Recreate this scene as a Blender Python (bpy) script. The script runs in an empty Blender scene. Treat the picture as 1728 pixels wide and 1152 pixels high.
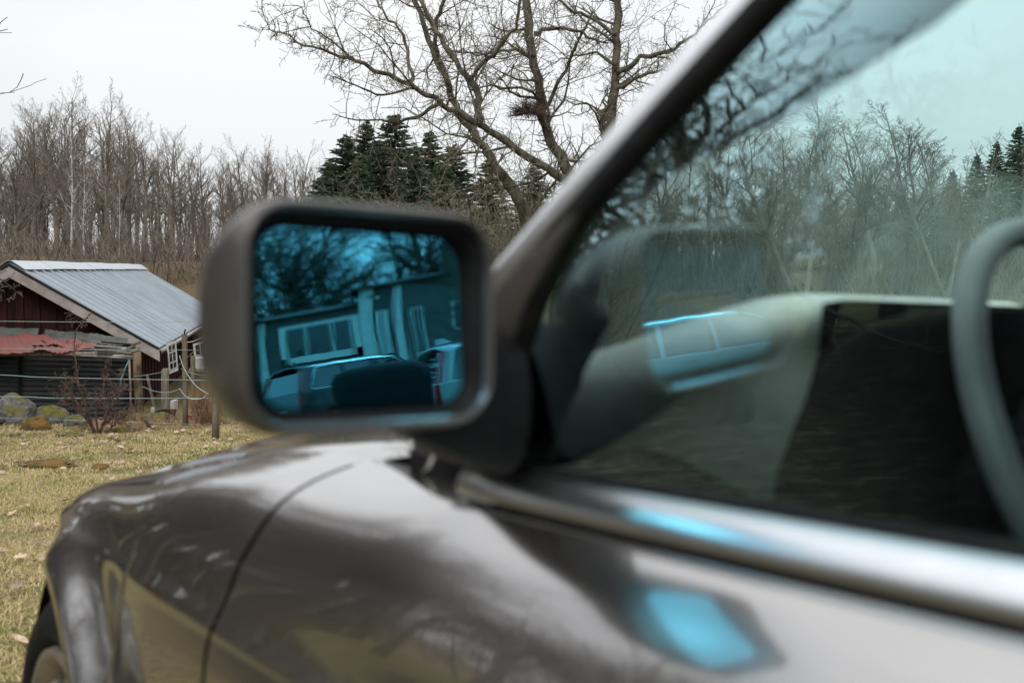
import bpy, math, random
import numpy as np
from mathutils import Vector, Matrix, noise

# ------------------------------------------------------------------ camera, sky, sun, exposure
SC = bpy.context.scene
COL = SC.collection
PITCH = math.radians(3.6)
EYE = Vector((0, 0, 1.02))
cam_data = bpy.data.cameras.new('camera')
cam = bpy.data.objects.new('camera', cam_data)
COL.objects.link(cam)
cam.location = EYE
cam.rotation_euler = (math.radians(90) - PITCH, 0, 0)
cam_data.sensor_width = 36
cam_data.lens = 35
cam_data.clip_start = 0.02
cam_data.clip_end = 800
cam_data.dof.use_dof = True
cam_data.dof.focus_distance = 14.0
cam_data.dof.aperture_fstop = 4.3
SC.camera = cam

world = bpy.data.worlds.new('World')
SC.world = world
world.use_nodes = True
wn = world.node_tree
wn.nodes.clear()
def N(nt, kind, **kw):
    n = nt.nodes.new(kind)
    for k, v in kw.items():
        if k.startswith('_'):
            setattr(n, k[1:], v)
        else:
            n.inputs[k.replace('__', ' ')].default_value = v
    return n
SUN_EL, SUN_ROT = math.radians(48), math.radians(200)
sky = N(wn, 'ShaderNodeTexSky', _sky_type='NISHITA', _sun_disc=False, _sun_elevation=SUN_EL, _sun_rotation=SUN_ROT)
tc = N(wn, 'ShaderNodeTexCoord')
sep = N(wn, 'ShaderNodeSeparateXYZ')
wn.links.new(tc.outputs['Generated'], sep.inputs[0])
mp = N(wn, 'ShaderNodeMapping'); mp.inputs['Scale'].default_value = (1, 1, 3.2)
wn.links.new(tc.outputs['Generated'], mp.inputs[0])
nz = N(wn, 'ShaderNodeTexNoise', Scale=1.7, Detail=5.0, Roughness=0.5)
wn.links.new(mp.outputs[0], nz.inputs['Vector'])
cr = N(wn, 'ShaderNodeValToRGB')
cr.color_ramp.elements[0].position = 0.36; cr.color_ramp.elements[0].color = (0.79, 0.82, 0.86, 1)
cr.color_ramp.elements[1].position = 0.62; cr.color_ramp.elements[1].color = (0.93, 0.94, 0.95, 1)
wn.links.new(nz.outputs['Fac'], cr.inputs[0])
# overcast luminance: brighter towards the zenith (CIE overcast sky, softened)
m1 = N(wn, 'ShaderNodeMath', _operation='MAXIMUM'); m1.inputs[1].default_value = 0.0
wn.links.new(sep.outputs['Z'], m1.inputs[0])
m2 = N(wn, 'ShaderNodeMath', _operation='MULTIPLY_ADD'); m2.inputs[1].default_value = 6.5; m2.inputs[2].default_value = 8.0
wn.links.new(m1.outputs[0], m2.inputs[0])
vm = N(wn, 'ShaderNodeVectorMath', _operation='SCALE')
wn.links.new(cr.outputs[0], vm.inputs[0]); wn.links.new(m2.outputs[0], vm.inputs['Scale'])
mx = N(wn, 'ShaderNodeMix', _data_type='RGBA'); mx.inputs['Factor'].default_value = 0.93
wn.links.new(sky.outputs[0], mx.inputs['A']); wn.links.new(vm.outputs[0], mx.inputs['B'])
bg = N(wn, 'ShaderNodeBackground', Strength=0.1)
wn.links.new(mx.outputs['Result'], bg.inputs['Color'])
wo = N(wn, 'ShaderNodeOutputWorld')
wn.links.new(bg.outputs[0], wo.inputs['Surface'])

sl = bpy.data.lights.new('sun', 'SUN'); sl.energy = 1.4; sl.angle = math.radians(22); sl.color = (1, 0.97, 0.92)
so = bpy.data.objects.new('sun', sl); COL.objects.link(so)
sd = Vector((math.sin(SUN_ROT) * math.cos(SUN_EL), math.cos(SUN_ROT) * math.cos(SUN_EL), math.sin(SUN_EL)))
so.rotation_euler = sd.to_track_quat('Z', 'Y').to_euler(); so.location = (0, 0, 30)

SC.view_settings.view_transform = 'Standard'
SC.view_settings.look = 'None'
SC.view_settings.exposure = 0.22
SC.view_settings.gamma = 1
SC.view_settings.use_curve_mapping = False
cy = SC.cycles
cy.use_denoising = True
cy.max_bounces = 10; cy.glossy_bounces = 6; cy.transparent_max_bounces = 24; cy.diffuse_bounces = 3; cy.transmission_bounces = 6
cy.sample_clamp_indirect = 6
cy.caustics_reflective = False; cy.caustics_refractive = False

# ------------------------------------------------------------------ helpers
RX = Matrix.Rotation(-PITCH, 3, 'X')
def at(U, V, D):
    """a point seen D metres ahead of the eye, measured on the photograph"""
    return EYE + RX @ Vector(((U - 864) / 1680 * D, D, -(V - 576) / 1680 * D))

def smooth(a, b, x):
    t = min(1, max(0, (x - a) / (b - a))); return t * t * (3 - 2 * t)

class MB:
    def __init__(s): s.v = []; s.f = []; s.mi = []
    def add(s, v, f, m=0):
        o = len(s.v); s.v.extend([tuple(p) for p in v]); s.f.extend([tuple(i + o for i in q) for q in f]); s.mi.extend([m] * len(f))
    def box(s, c, d, rz=0, rx=0, ry=0, m=0):
        M = Matrix.Rotation(rz, 3, 'Z') @ Matrix.Rotation(ry, 3, 'Y') @ Matrix.Rotation(rx, 3, 'X')
        c = Vector(c)
        v = [c + M @ Vector((x * d[0] / 2, y * d[1] / 2, z * d[2] / 2)) for x in (-1, 1) for y in (-1, 1) for z in (-1, 1)]
        s.add(v, [(0, 1, 3, 2), (4, 6, 7, 5), (0, 4, 5, 1), (2, 3, 7, 6), (0, 2, 6, 4), (1, 5, 7, 3)], m)
    def frame_box(s, o, u, v, w, m=0):
        """box spanned from corner o by three vectors"""
        o, u, v, w = map(Vector, (o, u, v, w))
        p = [o, o + u, o + u + v, o + v, o + w, o + u + w, o + u + v + w, o + v + w]
        s.add(p, [(0, 3, 2, 1), (4, 5, 6, 7), (0, 1, 5, 4), (1, 2, 6, 5), (2, 3, 7, 6), (3, 0, 4, 7)], m)
    def tube(s, pts, rad, n=6, cap=True, m=0):
        k = len(pts)
        if k < 2: return
        o = len(s.v)
        pu = None
        for i in range(k):
            a = pts[max(0, i - 1)]; b = pts[min(k - 1, i + 1)]
            dx, dy, dz = b[0] - a[0], b[1] - a[1], b[2] - a[2]
            l = math.sqrt(dx * dx + dy * dy + dz * dz) or 1; dx /= l; dy /= l; dz /= l
            if pu is None:
                pu = (0, 0, 1) if abs(dz) < 0.8 else (1, 0, 0)
            dt = pu[0] * dx + pu[1] * dy + pu[2] * dz
            ux, uy, uz = pu[0] - dt * dx, pu[1] - dt * dy, pu[2] - dt * dz
            l = math.sqrt(ux * ux + uy * uy + uz * uz) or 1; ux /= l; uy /= l; uz /= l
            pu = (ux, uy, uz)
            vx, vy, vz = dy * uz - dz * uy, dz * ux - dx * uz, dx * uy - dy * ux
            r = rad[i] if hasattr(rad, '__len__') else rad
            p = pts[i]
            for j in range(n):
                ca, sa = CS[n][j]
                s.v.append((p[0] + r * (ca * ux + sa * vx), p[1] + r * (ca * uy + sa * vy), p[2] + r * (ca * uz + sa * vz)))
        for i in range(k - 1):
            for j in range(n):
                a = o + i * n + j; b = o + i * n + (j + 1) % n
                s.f.append((a, b, b + n, a + n)); s.mi.append(m)
        if cap and n > 3:
            s.f.append(tuple(o + j for j in range(n))[::-1]); s.mi.append(m)
            s.f.append(tuple(o + (k - 1) * n + j for j in range(n))); s.mi.append(m)
    def grid(s, P, m=0, flip=False):
        """P[i][j] points"""
        o = len(s.v); a = len(P); b = len(P[0])
        for row in P: s.v.extend([tuple(p) for p in row])
        for i in range(a - 1):
            for j in range(b - 1):
                q = (o + i * b + j, o + i * b + j + 1, o + (i + 1) * b + j + 1, o + (i + 1) * b + j)
                s.f.append(q[::-1] if flip else q); s.mi.append(m)
    def lathe(s, prof, n, M, m=0):
        """prof: (radius, height) pairs turned about local Z, placed by matrix M"""
        o = len(s.v)
        for r, h in prof:
            for j in range(n):
                a = 2 * math.pi * j / n
                s.v.append(tuple(M @ Vector((r * math.cos(a), r * math.sin(a), h))))
        for i in range(len(prof) - 1):
            for j in range(n):
                a = o + i * n + j; b = o + i * n + (j + 1) % n
                s.f.append((a, b, b + n, a + n)); s.mi.append(m)
    def mesh(s, name, mats, sm=False):
        me = bpy.data.meshes.new(name)
        me.from_pydata(s.v, [], s.f)
        for q in (mats if isinstance(mats, (list, tuple)) else [mats]): me.materials.append(q)
        if any(s.mi): me.polygons.foreach_set('material_index', s.mi)
        if sm: me.polygons.foreach_set('use_smooth', [True] * len(me.polygons))
        me.update()
        return me
    def build(s, name, mats, parent=None, sm=False, **kw):
        return link(name, s.mesh(name, mats, sm), parent, **kw)
CS = {n: [(math.cos(2 * math.pi * j / n), math.sin(2 * math.pi * j / n)) for j in range(n)] for n in range(3, 40)}

def link(name, data, parent=None, loc=None, rot=None, **kw):
    o = bpy.data.objects.new(name, data); COL.objects.link(o)
    if parent is not None: o.parent = parent
    if loc is not None: o.location = loc
    if rot is not None: o.rotation_euler = rot
    for k, v in kw.items(): o[k] = v
    return o
def thing(name, label, cat, loc=(0, 0, 0), rz=0, group=None):
    o = link(name, None, None, loc, (0, 0, rz)); o['label'] = label; o['category'] = cat
    if group: o['group'] = group
    return o
def tag(o, label, cat, group=None):
    o['label'] = label; o['category'] = cat
    if group: o['group'] = group
    return o
def copy_tree(o, parent=None):
    c = o.copy(); COL.objects.link(c)
    if parent is not None: c.parent = parent
    for ch in [x for x in KIDS.get(o.name, o.children)]: copy_tree(ch, c)
    return c
KIDS = {}
def bevel(o, w=0.004, seg=2, ang=40):
    b = o.modifiers.new('b', 'BEVEL'); b.width = w; b.segments = seg; b.limit_method = 'ANGLE'; b.angle_limit = math.radians(ang)
    return o
def solid(o, t, off=-1):
    b = o.modifiers.new('s', 'SOLIDIFY'); b.thickness = t; b.offset = off
    return o
def subsurf(o, n=1):
    b = o.modifiers.new('u', 'SUBSURF'); b.levels = n; b.render_levels = n
    return o

# ------------------------------------------------------------------ materials
def mat(name, col, rough=0.6, metal=0.0, col2=None, scale=8.0, stretch=None, bump=0.0, bscale=None, coat=0.0, spec=0.5, rnd=0.0, detail=4.0, lo=0.4, hi=0.6, coord='Object'):
    m = bpy.data.materials.new(name); m.use_nodes = True
    nt = m.node_tree; b = nt.nodes['Principled BSDF']
    b.inputs['Base Color'].default_value = (*col, 1); b.inputs['Roughness'].default_value = rough
    b.inputs['Metallic'].default_value = metal; b.inputs['Specular IOR Level'].default_value = spec
    if coat: b.inputs['Coat Weight'].default_value = coat; b.inputs['Coat Roughness'].default_value = 0.03 if name == 'car_paint' else 0.02
    t = N(nt, 'ShaderNodeTexCoord'); mpn = N(nt, 'ShaderNodeMapping')
    nt.links.new(t.outputs[coord], mpn.inputs[0])
    if stretch: mpn.inputs['Scale'].default_value = stretch
    last = None
    if col2 is not None:
        nn = N(nt, 'ShaderNodeTexNoise', Scale=scale, Detail=detail, Roughness=0.6); nt.links.new(mpn.outputs[0], nn.inputs['Vector'])
        r = N(nt, 'ShaderNodeValToRGB'); r.color_ramp.elements[0].position = lo; r.color_ramp.elements[1].position = hi
        r.color_ramp.elements[0].color = (*col, 1); r.color_ramp.elements[1].color = (*col2, 1)
        nt.links.new(nn.outputs['Fac'], r.inputs[0]); last = r.outputs[0]
    if rnd:
        oi = N(nt, 'ShaderNodeObjectInfo'); mr = N(nt, 'ShaderNodeMapRange'); mr.inputs['To Min'].default_value = 1 - rnd; mr.inputs['To Max'].default_value = 1 + rnd
        nt.links.new(oi.outputs['Random'], mr.inputs['Value'])
        hv = N(nt, 'ShaderNodeHueSaturation'); hv.inputs['Color'].default_value = (*col, 1)
        nt.links.new(mr.outputs[0], hv.inputs['Value'])
        if last is not None: nt.links.new(last, hv.inputs['Color'])
        last = hv.outputs[0]
    if last is not None: nt.links.new(last, b.inputs['Base Color'])
    if bump:
        n2 = N(nt, 'ShaderNodeTexNoise', Scale=bscale or scale * 3, Detail=5.0); nt.links.new(mpn.outputs[0], n2.inputs['Vector'])
        bp = N(nt, 'ShaderNodeBump', Strength=bump, Distance=0.02); nt.links.new(n2.outputs['Fac'], bp.inputs['Height'])
        nt.links.new(bp.outputs[0], b.inputs['Normal'])
    return m

M = {}
M['paint'] = mat('car_paint', (0.395, 0.378, 0.368), 0.22, 0.95, (0.41, 0.39, 0.376), 900, coat=1.0, detail=1)
M['paint'].node_tree.nodes['Principled BSDF'].inputs['Coat IOR'].default_value = 2.3
M['mirror_shell'] = mat('mirror_shell_paint', (0.075, 0.068, 0.063), 0.40, 0.3, (0.085, 0.078, 0.072), 60, coat=0.3)
M['chrome'] = mat('bright_trim', (0.80, 0.82, 0.84), 0.30, 1.0, (0.75, 0.78, 0.80), 30)
M['pillar_chrome'] = mat('pillar_trim', (0.88, 0.89, 0.90), 0.34, 1.0, (0.8, 0.81, 0.82), 30)
M['frame_grey'] = mat('satin_frame', (0.045, 0.043, 0.043), 0.35, 0.0, (0.055, 0.052, 0.05), 40)
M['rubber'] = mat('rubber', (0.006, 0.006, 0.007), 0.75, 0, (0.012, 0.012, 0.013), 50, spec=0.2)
M['plastic'] = mat('black_plastic', (0.009, 0.009, 0.0095), 0.55, 0, (0.014, 0.0135, 0.0135), 80, bump=0.15, bscale=600, spec=0.22)
M['dark_cabin'] = mat('dark_cabin_trim', (0.008, 0.008, 0.009), 0.8, 0, (0.014, 0.014, 0.015), 30, spec=0.15)
M['lining'] = mat('grey_pillar_lining', (0.16, 0.17, 0.17), 0.9, 0, (0.14, 0.15, 0.15), 60)
M['dash'] = mat('pale_dash_vinyl', (0.84, 0.85, 0.79), 0.55, 0, (0.60, 0.61, 0.57), 12, bump=0.1, bscale=500)
M['headliner'] = mat('headliner_cloth', (0.66, 0.67, 0.66), 0.95, 0, (0.60, 0.61, 0.60), 200)
M['wheel_rim'] = mat('steering_rim', (0.22, 0.23, 0.23), 0.45, 0, (0.18, 0.19, 0.19), 20)
M['alloy'] = mat('alloy', (0.32, 0.29, 0.24), 0.35, 0.6, (0.24, 0.21, 0.18), 30)
M['leather'] = mat('seat_leather', (0.02, 0.02, 0.022), 0.55, 0, (0.03, 0.03, 0.032), 20)

def glass_mat(name, tint, refl, ior, wave=0.0):
    m = bpy.data.materials.new(name); m.use_nodes = True; nt = m.node_tree; nt.nodes.clear()
    o = N(nt, 'ShaderNodeOutputMaterial'); t = N(nt, 'ShaderNodeBsdfTransparent'); t.inputs['Color'].default_value = (*tint, 1)
    g = N(nt, 'ShaderNodeBsdfGlossy', Roughness=0.0); g.inputs['Color'].default_value = (*refl, 1)
    x = N(nt, 'ShaderNodeMixShader')
    if ior > 3:        # coated side glass: reflectance rises fast away from head-on
        lw = N(nt, 'ShaderNodeLayerWeight', Blend=0.5); f = N(nt, 'ShaderNodeMapRange', _interpolation_type='SMOOTHSTEP')
        f.inputs['From Min'].default_value = 0.12; f.inputs['From Max'].default_value = 0.325; f.inputs['To Min'].default_value = 0.03; f.inputs['To Max'].default_value = 0.72
        nt.links.new(lw.outputs['Facing'], f.inputs['Value'])
    else:
        f = N(nt, 'ShaderNodeFresnel', IOR=ior)
    nt.links.new(f.outputs[0], x.inputs[0]); nt.links.new(t.outputs[0], x.inputs[1]); nt.links.new(g.outputs[0], x.inputs[2])
    nt.links.new(x.outputs[0], o.inputs['Surface'])
    if wave:
        tcn = N(nt, 'ShaderNodeTexCoord'); mm = N(nt, 'ShaderNodeMapping'); mm.inputs['Scale'].default_value = (1, 22, 5)
        nn = N(nt, 'ShaderNodeTexNoise', Scale=3.0, Detail=2.0); bp = N(nt, 'ShaderNodeBump', Strength=wave, Distance=0.001)
        nt.links.new(tcn.outputs['Object'], mm.inputs[0]); nt.links.new(mm.outputs[0], nn.inputs['Vector'])
        nt.links.new(nn.outputs['Fac'], bp.inputs['Height']); nt.links.new(bp.outputs[0], g.inputs['Normal'])
    return m
M['side_glass'] = glass_mat('green_side_glass', (0.76, 0.95, 0.935), (0.62, 0.94, 1.0), 9.0, 0.04)
M['sky_blocking_glass'] = glass_mat('dark_rear_glass', (0.03, 0.04, 0.04), (1, 1, 1), 1.5)  # rear panes made near-opaque to block sky light through the cabin
M['screen_glass'] = glass_mat('windscreen_glass', (0.88, 0.97, 0.95), (0.9, 1, 1), 1.3)
M['house_glass'] = glass_mat('pane_glass', (0.5, 0.52, 0.52), (1, 1, 1), 1.7)
mm_ = bpy.data.materials.new('blue_mirror_glass'); mm_.use_nodes = True
nt_ = mm_.node_tree; nt_.nodes.clear()
g_ = N(nt_, 'ShaderNodeBsdfGlossy', Roughness=0.0); g_.inputs['Color'].default_value = (0.18, 0.72, 1.0, 1)
o_ = N(nt_, 'ShaderNodeOutputMaterial'); nt_.links.new(g_.outputs[0], o_.inputs['Surface'])
M['mirror'] = mm_

M['bark'] = mat('bark', (0.055, 0.045, 0.035), 0.9, 0, (0.12, 0.105, 0.08), 9, (1, 1, 0.3), 0.6, 40)
M['lichen_bark'] = mat('lichen_bark', (0.035, 0.030, 0.023), 0.9, 0, (0.115, 0.11, 0.075), 14, (1, 1, 0.6), 0.7, 50)
M['twig'] = mat('twig', (0.060, 0.046, 0.036), 0.9, 0, (0.11, 0.09, 0.065), 3, rnd=0.25)
M['twig_lichen'] = mat('twig_lichen', (0.07, 0.057, 0.043), 0.9, 0, (0.21, 0.20, 0.135), 6)
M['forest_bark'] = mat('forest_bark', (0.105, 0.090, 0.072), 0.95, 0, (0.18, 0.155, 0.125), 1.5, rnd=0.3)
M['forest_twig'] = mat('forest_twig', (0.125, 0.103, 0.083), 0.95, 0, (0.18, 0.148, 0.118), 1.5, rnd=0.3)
M['birch_bark'] = mat('birch_bark', (0.03, 0.028, 0.026), 0.8, 0, (0.55, 0.53, 0.5), 5, (1, 1, 2.2), lo=0.38, hi=0.46)
M['spruce'] = mat('spruce_needles', (0.022, 0.042, 0.020), 0.8, 0, (0.055, 0.085, 0.038), 4, rnd=0.25)
M['thorn'] = mat('thorn_twig', (0.075, 0.042, 0.034), 0.8, 0, (0.14, 0.09, 0.07), 10)

# ground
def ground_mat():
    m = bpy.data.materials.new('grass_ground'); m.use_nodes = True; nt = m.node_tree; b = nt.nodes['Principled BSDF']
    b.inputs['Roughness'].default_value = 0.95; b.inputs['Specular IOR Level'].default_value = 0.1
    t = N(nt, 'ShaderNodeTexCoord')
    def ramp(scale, pts, det=6):
        n = N(nt, 'ShaderNodeTexNoise', Scale=scale, Detail=det, Roughness=0.65); nt.links.new(t.outputs['Object'], n.inputs['Vector'])
        r = N(nt, 'ShaderNodeValToRGB'); e = r.color_ramp.elements
        e[0].position, e[0].color = pts[0][0], (*pts[0][1], 1); e[1].position, e[1].color = pts[-1][0], (*pts[-1][1], 1)
        for p, c in pts[1:-1]: q = e.new(p); q.color = (*c, 1)
        nt.links.new(n.outputs['Fac'], r.inputs[0]); return n, r
    n1, r1 = ramp(1.3, [(0.35, (0.32, 0.25, 0.14)), (0.5, (0.28, 0.24, 0.11)), (0.63, (0.15, 0.17, 0.055))])
    n2, r2 = ramp(28, [(0.3, (0.35, 0.32, 0.28)), (0.6, (1, 1, 1)), (0.8, (1.4, 1.3, 1.1))])
    x = N(nt, 'ShaderNodeMix', _data_type='RGBA', _blend_type='MULTIPLY'); x.inputs['Factor'].default_value = 1
    nt.links.new(r1.outputs[0], x.inputs['A']); nt.links.new(r2.outputs[0], x.inputs['B'])
    # hillside: brown leaf litter with ochre moss
    n3, r3 = ramp(0.35, [(0.42, (0.11, 0.08, 0.055)), (0.6, (0.15, 0.11, 0.06)), (0.72, (0.15, 0.11, 0.035))])
    sp = N(nt, 'ShaderNodeSeparateXYZ'); nt.links.new(t.outputs['Object'], sp.inputs[0])
    mr = N(nt, 'ShaderNodeMapRange'); mr.inputs['From Min'].default_value = 14; mr.inputs['From Max'].default_value = 26
    nt.links.new(sp.outputs['Y'], mr.inputs['Value'])
    y = N(nt, 'ShaderNodeMix', _data_type='RGBA'); nt.links.new(mr.outputs[0], y.inputs['Factor'])
    nt.links.new(x.outputs['Result'], y.inputs['A']); nt.links.new(r3.outputs[0], y.inputs['B'])
    # trodden earth with leaf litter beside the car
    dv = N(nt, 'ShaderNodeVectorMath', _operation='DISTANCE'); dv.inputs[1].default_value = (-5.4, -0.8, 0.0); nt.links.new(t.outputs['Object'], dv.inputs[0])
    n4, r4 = ramp(7.0, [(0.35, (0.026, 0.020, 0.015)), (0.55, (0.050, 0.038, 0.026)), (0.7, (0.10, 0.072, 0.046))])
    ad = N(nt, 'ShaderNodeMath', _operation='MULTIPLY_ADD'); ad.inputs[1].default_value = 1.6; nt.links.new(n1.outputs['Fac'], ad.inputs[0]); nt.links.new(dv.outputs['Value'], ad.inputs[2])
    mr2 = N(nt, 'ShaderNodeMapRange'); mr2.inputs['From Min'].default_value = 4.7; mr2.inputs['From Max'].default_value = 5.6; nt.links.new(ad.outputs[0], mr2.inputs['Value'])
    y2 = N(nt, 'ShaderNodeMix', _data_type='RGBA'); nt.links.new(mr2.outputs[0], y2.inputs['Factor']); nt.links.new(r4.outputs[0], y2.inputs['A']); nt.links.new(y.outputs['Result'], y2.inputs['B'])
    nt.links.new(y2.outputs['Result'], b.inputs['Base Color'])
    bp = N(nt, 'ShaderNodeBump', Strength=0.8, Distance=0.03); nt.links.new(n2.outputs['Fac'], bp.inputs['Height']); nt.links.new(bp.outputs[0], b.inputs['Normal'])
    return m
M['ground'] = ground_mat()

# ------------------------------------------------------------------ terrain
def ground(x, y):
    z = -0.0629 * min(max(y, -2.0), 14.5) if y < 14.5 else -0.912
    if y < -2: z = 0.126 + 0.124 * smooth(-2, -13, y) * 1.0 if False else 0.126 + 0.011 * min(-2 - y, 11) + 0.036 * max(0, min(-13 - y, 7)) + 0.085 * max(0, min(-20 - y, 8))
    z -= 0.36 * smooth(12.3, 15.2, y)
    left = 1 - smooth(-2.0, 9.0, x)
    h0 = 31.0 * left + 20.0 * (1 - left)
    z += left * (2.8 * smooth(25, 37, y) + 0.022 * max(0, y - 37)) + (1 - left) * (1.75 * smooth(20, 38, y) - 0.012 * max(0, y - 38))
    if y > 24 and x < 0:
        z += 0.35 * math.exp(-((x + 19) ** 2 + (y - 35) ** 2) / 10.0) + 0.3 * math.exp(-((x + 11.5) ** 2 + (y - 34.5) ** 2) / 5.0)
    d = math.hypot(x, y)
    z += 0.035 * noise.noise(Vector((x * 0.5, y * 0.5, 0))) * smooth(2, 6, d) + 0.25 * noise.noise(Vector((x * 0.12, y * 0.12, 4))) * smooth(22, 40, d)
    return z
def gz(x, y): return Vector((x, y, ground(x, y)))
def on_ground(U, D):
    p = at(U, 576, D); return gz(p.x, p.y)

def axis(a, b, mid, fine, coarse):
    out = [mid]; s = fine
    x = mid
    while x < b: x += s; out.append(x); s = min(coarse, s * 1.045)
    x = mid; s = fine; neg = []
    while x > a: x -= s; neg.append(x); s = min(coarse, s * 1.045)
    return neg[::-1] + out
g = MB()
xs = axis(-160, 160, -2, 0.16, 9); ys = axis(-90, 220, 5, 0.16, 9)
g.grid([[(x, y, ground(x, y)) for x in xs] for y in ys], flip=True)
g.build('ground', M['ground'], sm=True, kind='structure')

# ------------------------------------------------------------------ the near car
CAR = thing('parked_car', 'grey-brown saloon car with chrome trim and a blue-tinted door mirror, close up', 'car')
CAR.matrix_world = Matrix.Translation(EYE + RX @ Vector((0, 0, -1.02))) @ (RX @ Matrix.Rotation(math.radians(36.3), 3, 'Z')).to_4x4()
TC = 1.30                      # the car's centre line; local x runs from its left side inwards, local y forwards
def cp(s, t, z): return (t, s, z)

def tw(z): return 0.435 - 0.070 * (z - 0.9) + (0.6 * (z - 1.05) ** 2 if z > 1.05 else 0)
def interp(P, z):
    n = len(P)
    if z <= P[0][0]: return P[0][1]
    if z >= P[-1][0]: return P[-1][1]
    for i in range(n - 1):
        if P[i][0] <= z <= P[i + 1][0]:
            x0, y0 = P[i]; x1, y1 = P[i + 1]; h = x1 - x0; t = (z - x0) / h
            def sl(k):
                if k <= 0 or k >= n - 1: return (P[min(k + 1, n - 1)][1] - P[max(k - 1, 0)][1]) / (P[min(k + 1, n - 1)][0] - P[max(k - 1, 0)][0])
                a = (P[k][1] - P[k - 1][1]) / (P[k][0] - P[k - 1][0]); b = (P[k + 1][1] - P[k][1]) / (P[k + 1][0] - P[k][0])
                return 0 if a * b <= 0 else 2 * a * b / (a + b)
            m0, m1 = sl(i) * h, sl(i + 1) * h
            return (2 * t**3 - 3 * t * t + 1) * y0 + (t**3 - 2 * t * t + t) * m0 + (-2 * t**3 + 3 * t * t) * y1 + (t**3 - t * t) * m1
DOORP = [(0.20, 0.43), (0.30, 0.385), (0.45, 0.352), (0.60, 0.338), (0.70, 0.335), (0.735, 0.338), (0.755, 0.346), (0.80, 0.356), (0.84, 0.369), (0.87, 0.387), (0.893, 0.410), (0.897, 0.416)]
FENDP = [(0.20, 0.43), (0.30, 0.385), (0.45, 0.352), (0.60, 0.338), (0.70, 0.335), (0.735, 0.338), (0.755, 0.347), (0.80, 0.362), (0.845, 0.388), (0.862, 0.405), (0.88, 0.440), (0.897, 0.500)]
WS, WZ, WR = 1.62, 0.32, 0.365
def hoodz(s): return 0.897 - 0.20 * max(0, s - 1.0) ** 1.25 * 0.72
def side_t(s, z):
    k = (hoodz(s) - 0.72) / (0.897 - 0.72) if s > 1.0 else 1
    zz = z if z < 0.72 else 0.72 + (z - 0.72) / k
    w = smooth(0.60, 0.95, s)
    t = interp(DOORP, zz) * (1 - w) + interp(FENDP, zz) * w
    t += 0.035 * smooth(1.15, 1.7, s) + 0.80 * max(0, s - 1.70) ** 2 + 0.05 * max(0, -s - 0.8) ** 2 * 0.6
    r = math.hypot(s - WS, z - WZ)
    if z > WZ - 0.1: t -= (0.055 - 0.045 * smooth(WS - 0.05, WS + 0.2, s)) * math.exp(-((r - WR) / 0.052) ** 2) * smooth(0.2, 0.35, z)
    r2 = math.hypot(s + 1.15, z - WZ)
    t -= 0.03 * math.exp(-((r2 - WR) / 0.06) ** 2)
    return t
def col_zs(zb, zt, n):
    """row heights, closer together over the shoulder"""
    out = []
    for i in range(n + 1):
        f = i / n; out.append(zb + (zt - zb) * (1 - (1 - f) ** 1.5))
    return out
def side_panel(name, s0, s1, z0=0.22, ds=0.012, nz=56, arch=None, edge0=None, edge1=None, parent=CAR, mirrored=False):
    n = max(4, int((s1 - s0) / ds)); P = []
    for i in range(n + 1):
        f = i / n
        row = []
        sm_ = s0 + (s1 - s0) * f
        zb = z0
        if arch is not None and abs(sm_ - arch) < WR:
            zb = max(z0, WZ + math.sqrt(max(0, WR**2 - (sm_ - arch) ** 2)))
        zt = hoodz(sm_)
        for z in col_zs(zb, zt, nz):
            a = s0 + (edge0(z) if edge0 else 0); b = s1 + (edge1(z) if edge1 else 0)
            s = a + (b - a) * f
            zz = z if z < 0.72 else 0.72 + (z - 0.72) * (hoodz(s) - 0.72) / (zt - 0.72)
            t = side_t(s, zz)
            row.append((2 * TC - t if mirrored else t, s, zz))
        # return flange at the bottom
        P.append(row)
    # inward flanges so that shut lines have depth
    def inn(p, q=0.006): return (p[0] + (-q if mirrored else q), p[1], p[2])
    P2 = P
    P3 = [[inn(r[0], 0.025)] + r + [(r[-1][0], r[-1][1], r[-1][2] - 0.02) if False else r[-1]] for r in P2]
    P3 = [r[:-1] for r in P3]
    mb = MB(); mb.grid(P3, flip=mirrored)
    return mb.build(name, M['paint'], parent, sm=True)
gap = lambda z: 0.06 * smooth(0.90, 0.5, z) if False else 0.055 * (1 - smooth(0.55, 0.9, z))
for mir_ in (False, True):
    side_panel('front_fender', 0.938, 2.20, arch=WS, edge0=gap, mirrored=mir_)
    side_panel('front_door', -0.32, 0.929, edge1=gap, mirrored=mir_)
    side_panel('rear_door', -1.05, -0.326, mirrored=mir_, ds=0.03, nz=30)
    side_panel('rear_quarter', -2.35, -1.056, arch=-1.15 - 0.30, mirrored=mir_, ds=0.03, nz=30)
for mir_ in (False, True):  # dark strip behind the door gap, standing in for its shade
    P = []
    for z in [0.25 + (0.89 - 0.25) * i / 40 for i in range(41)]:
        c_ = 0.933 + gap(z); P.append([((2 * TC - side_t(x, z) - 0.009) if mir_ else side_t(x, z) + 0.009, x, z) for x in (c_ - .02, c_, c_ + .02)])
    mb = MB(); mb.grid(P, flip=not mir_); mb.build('shut_line_dark_strip', M['rubber'], CAR, sm=True)
for mir_ in (False, True):      # painted shelf between door top, bonnet and windscreen foot
    P = [[(side_t(x, 0.897) + (0.60 - side_t(x, 0.897)) * f - 0.002 * (f == 0), x, 0.897 + 0.012 * math.sin(f * 1.57)) for f in (0, .1, .3, .6, 1)] for x in [0.60 + 0.325 * i / 20 for i in range(21)]]
    if mir_: P = [[(2 * TC - p[0], p[1], p[2]) for p in q] for q in P]
    mb = MB(); mb.grid(P, flip=mir_); mb.build('wing_top', M['paint'], CAR, sm=True)
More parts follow.
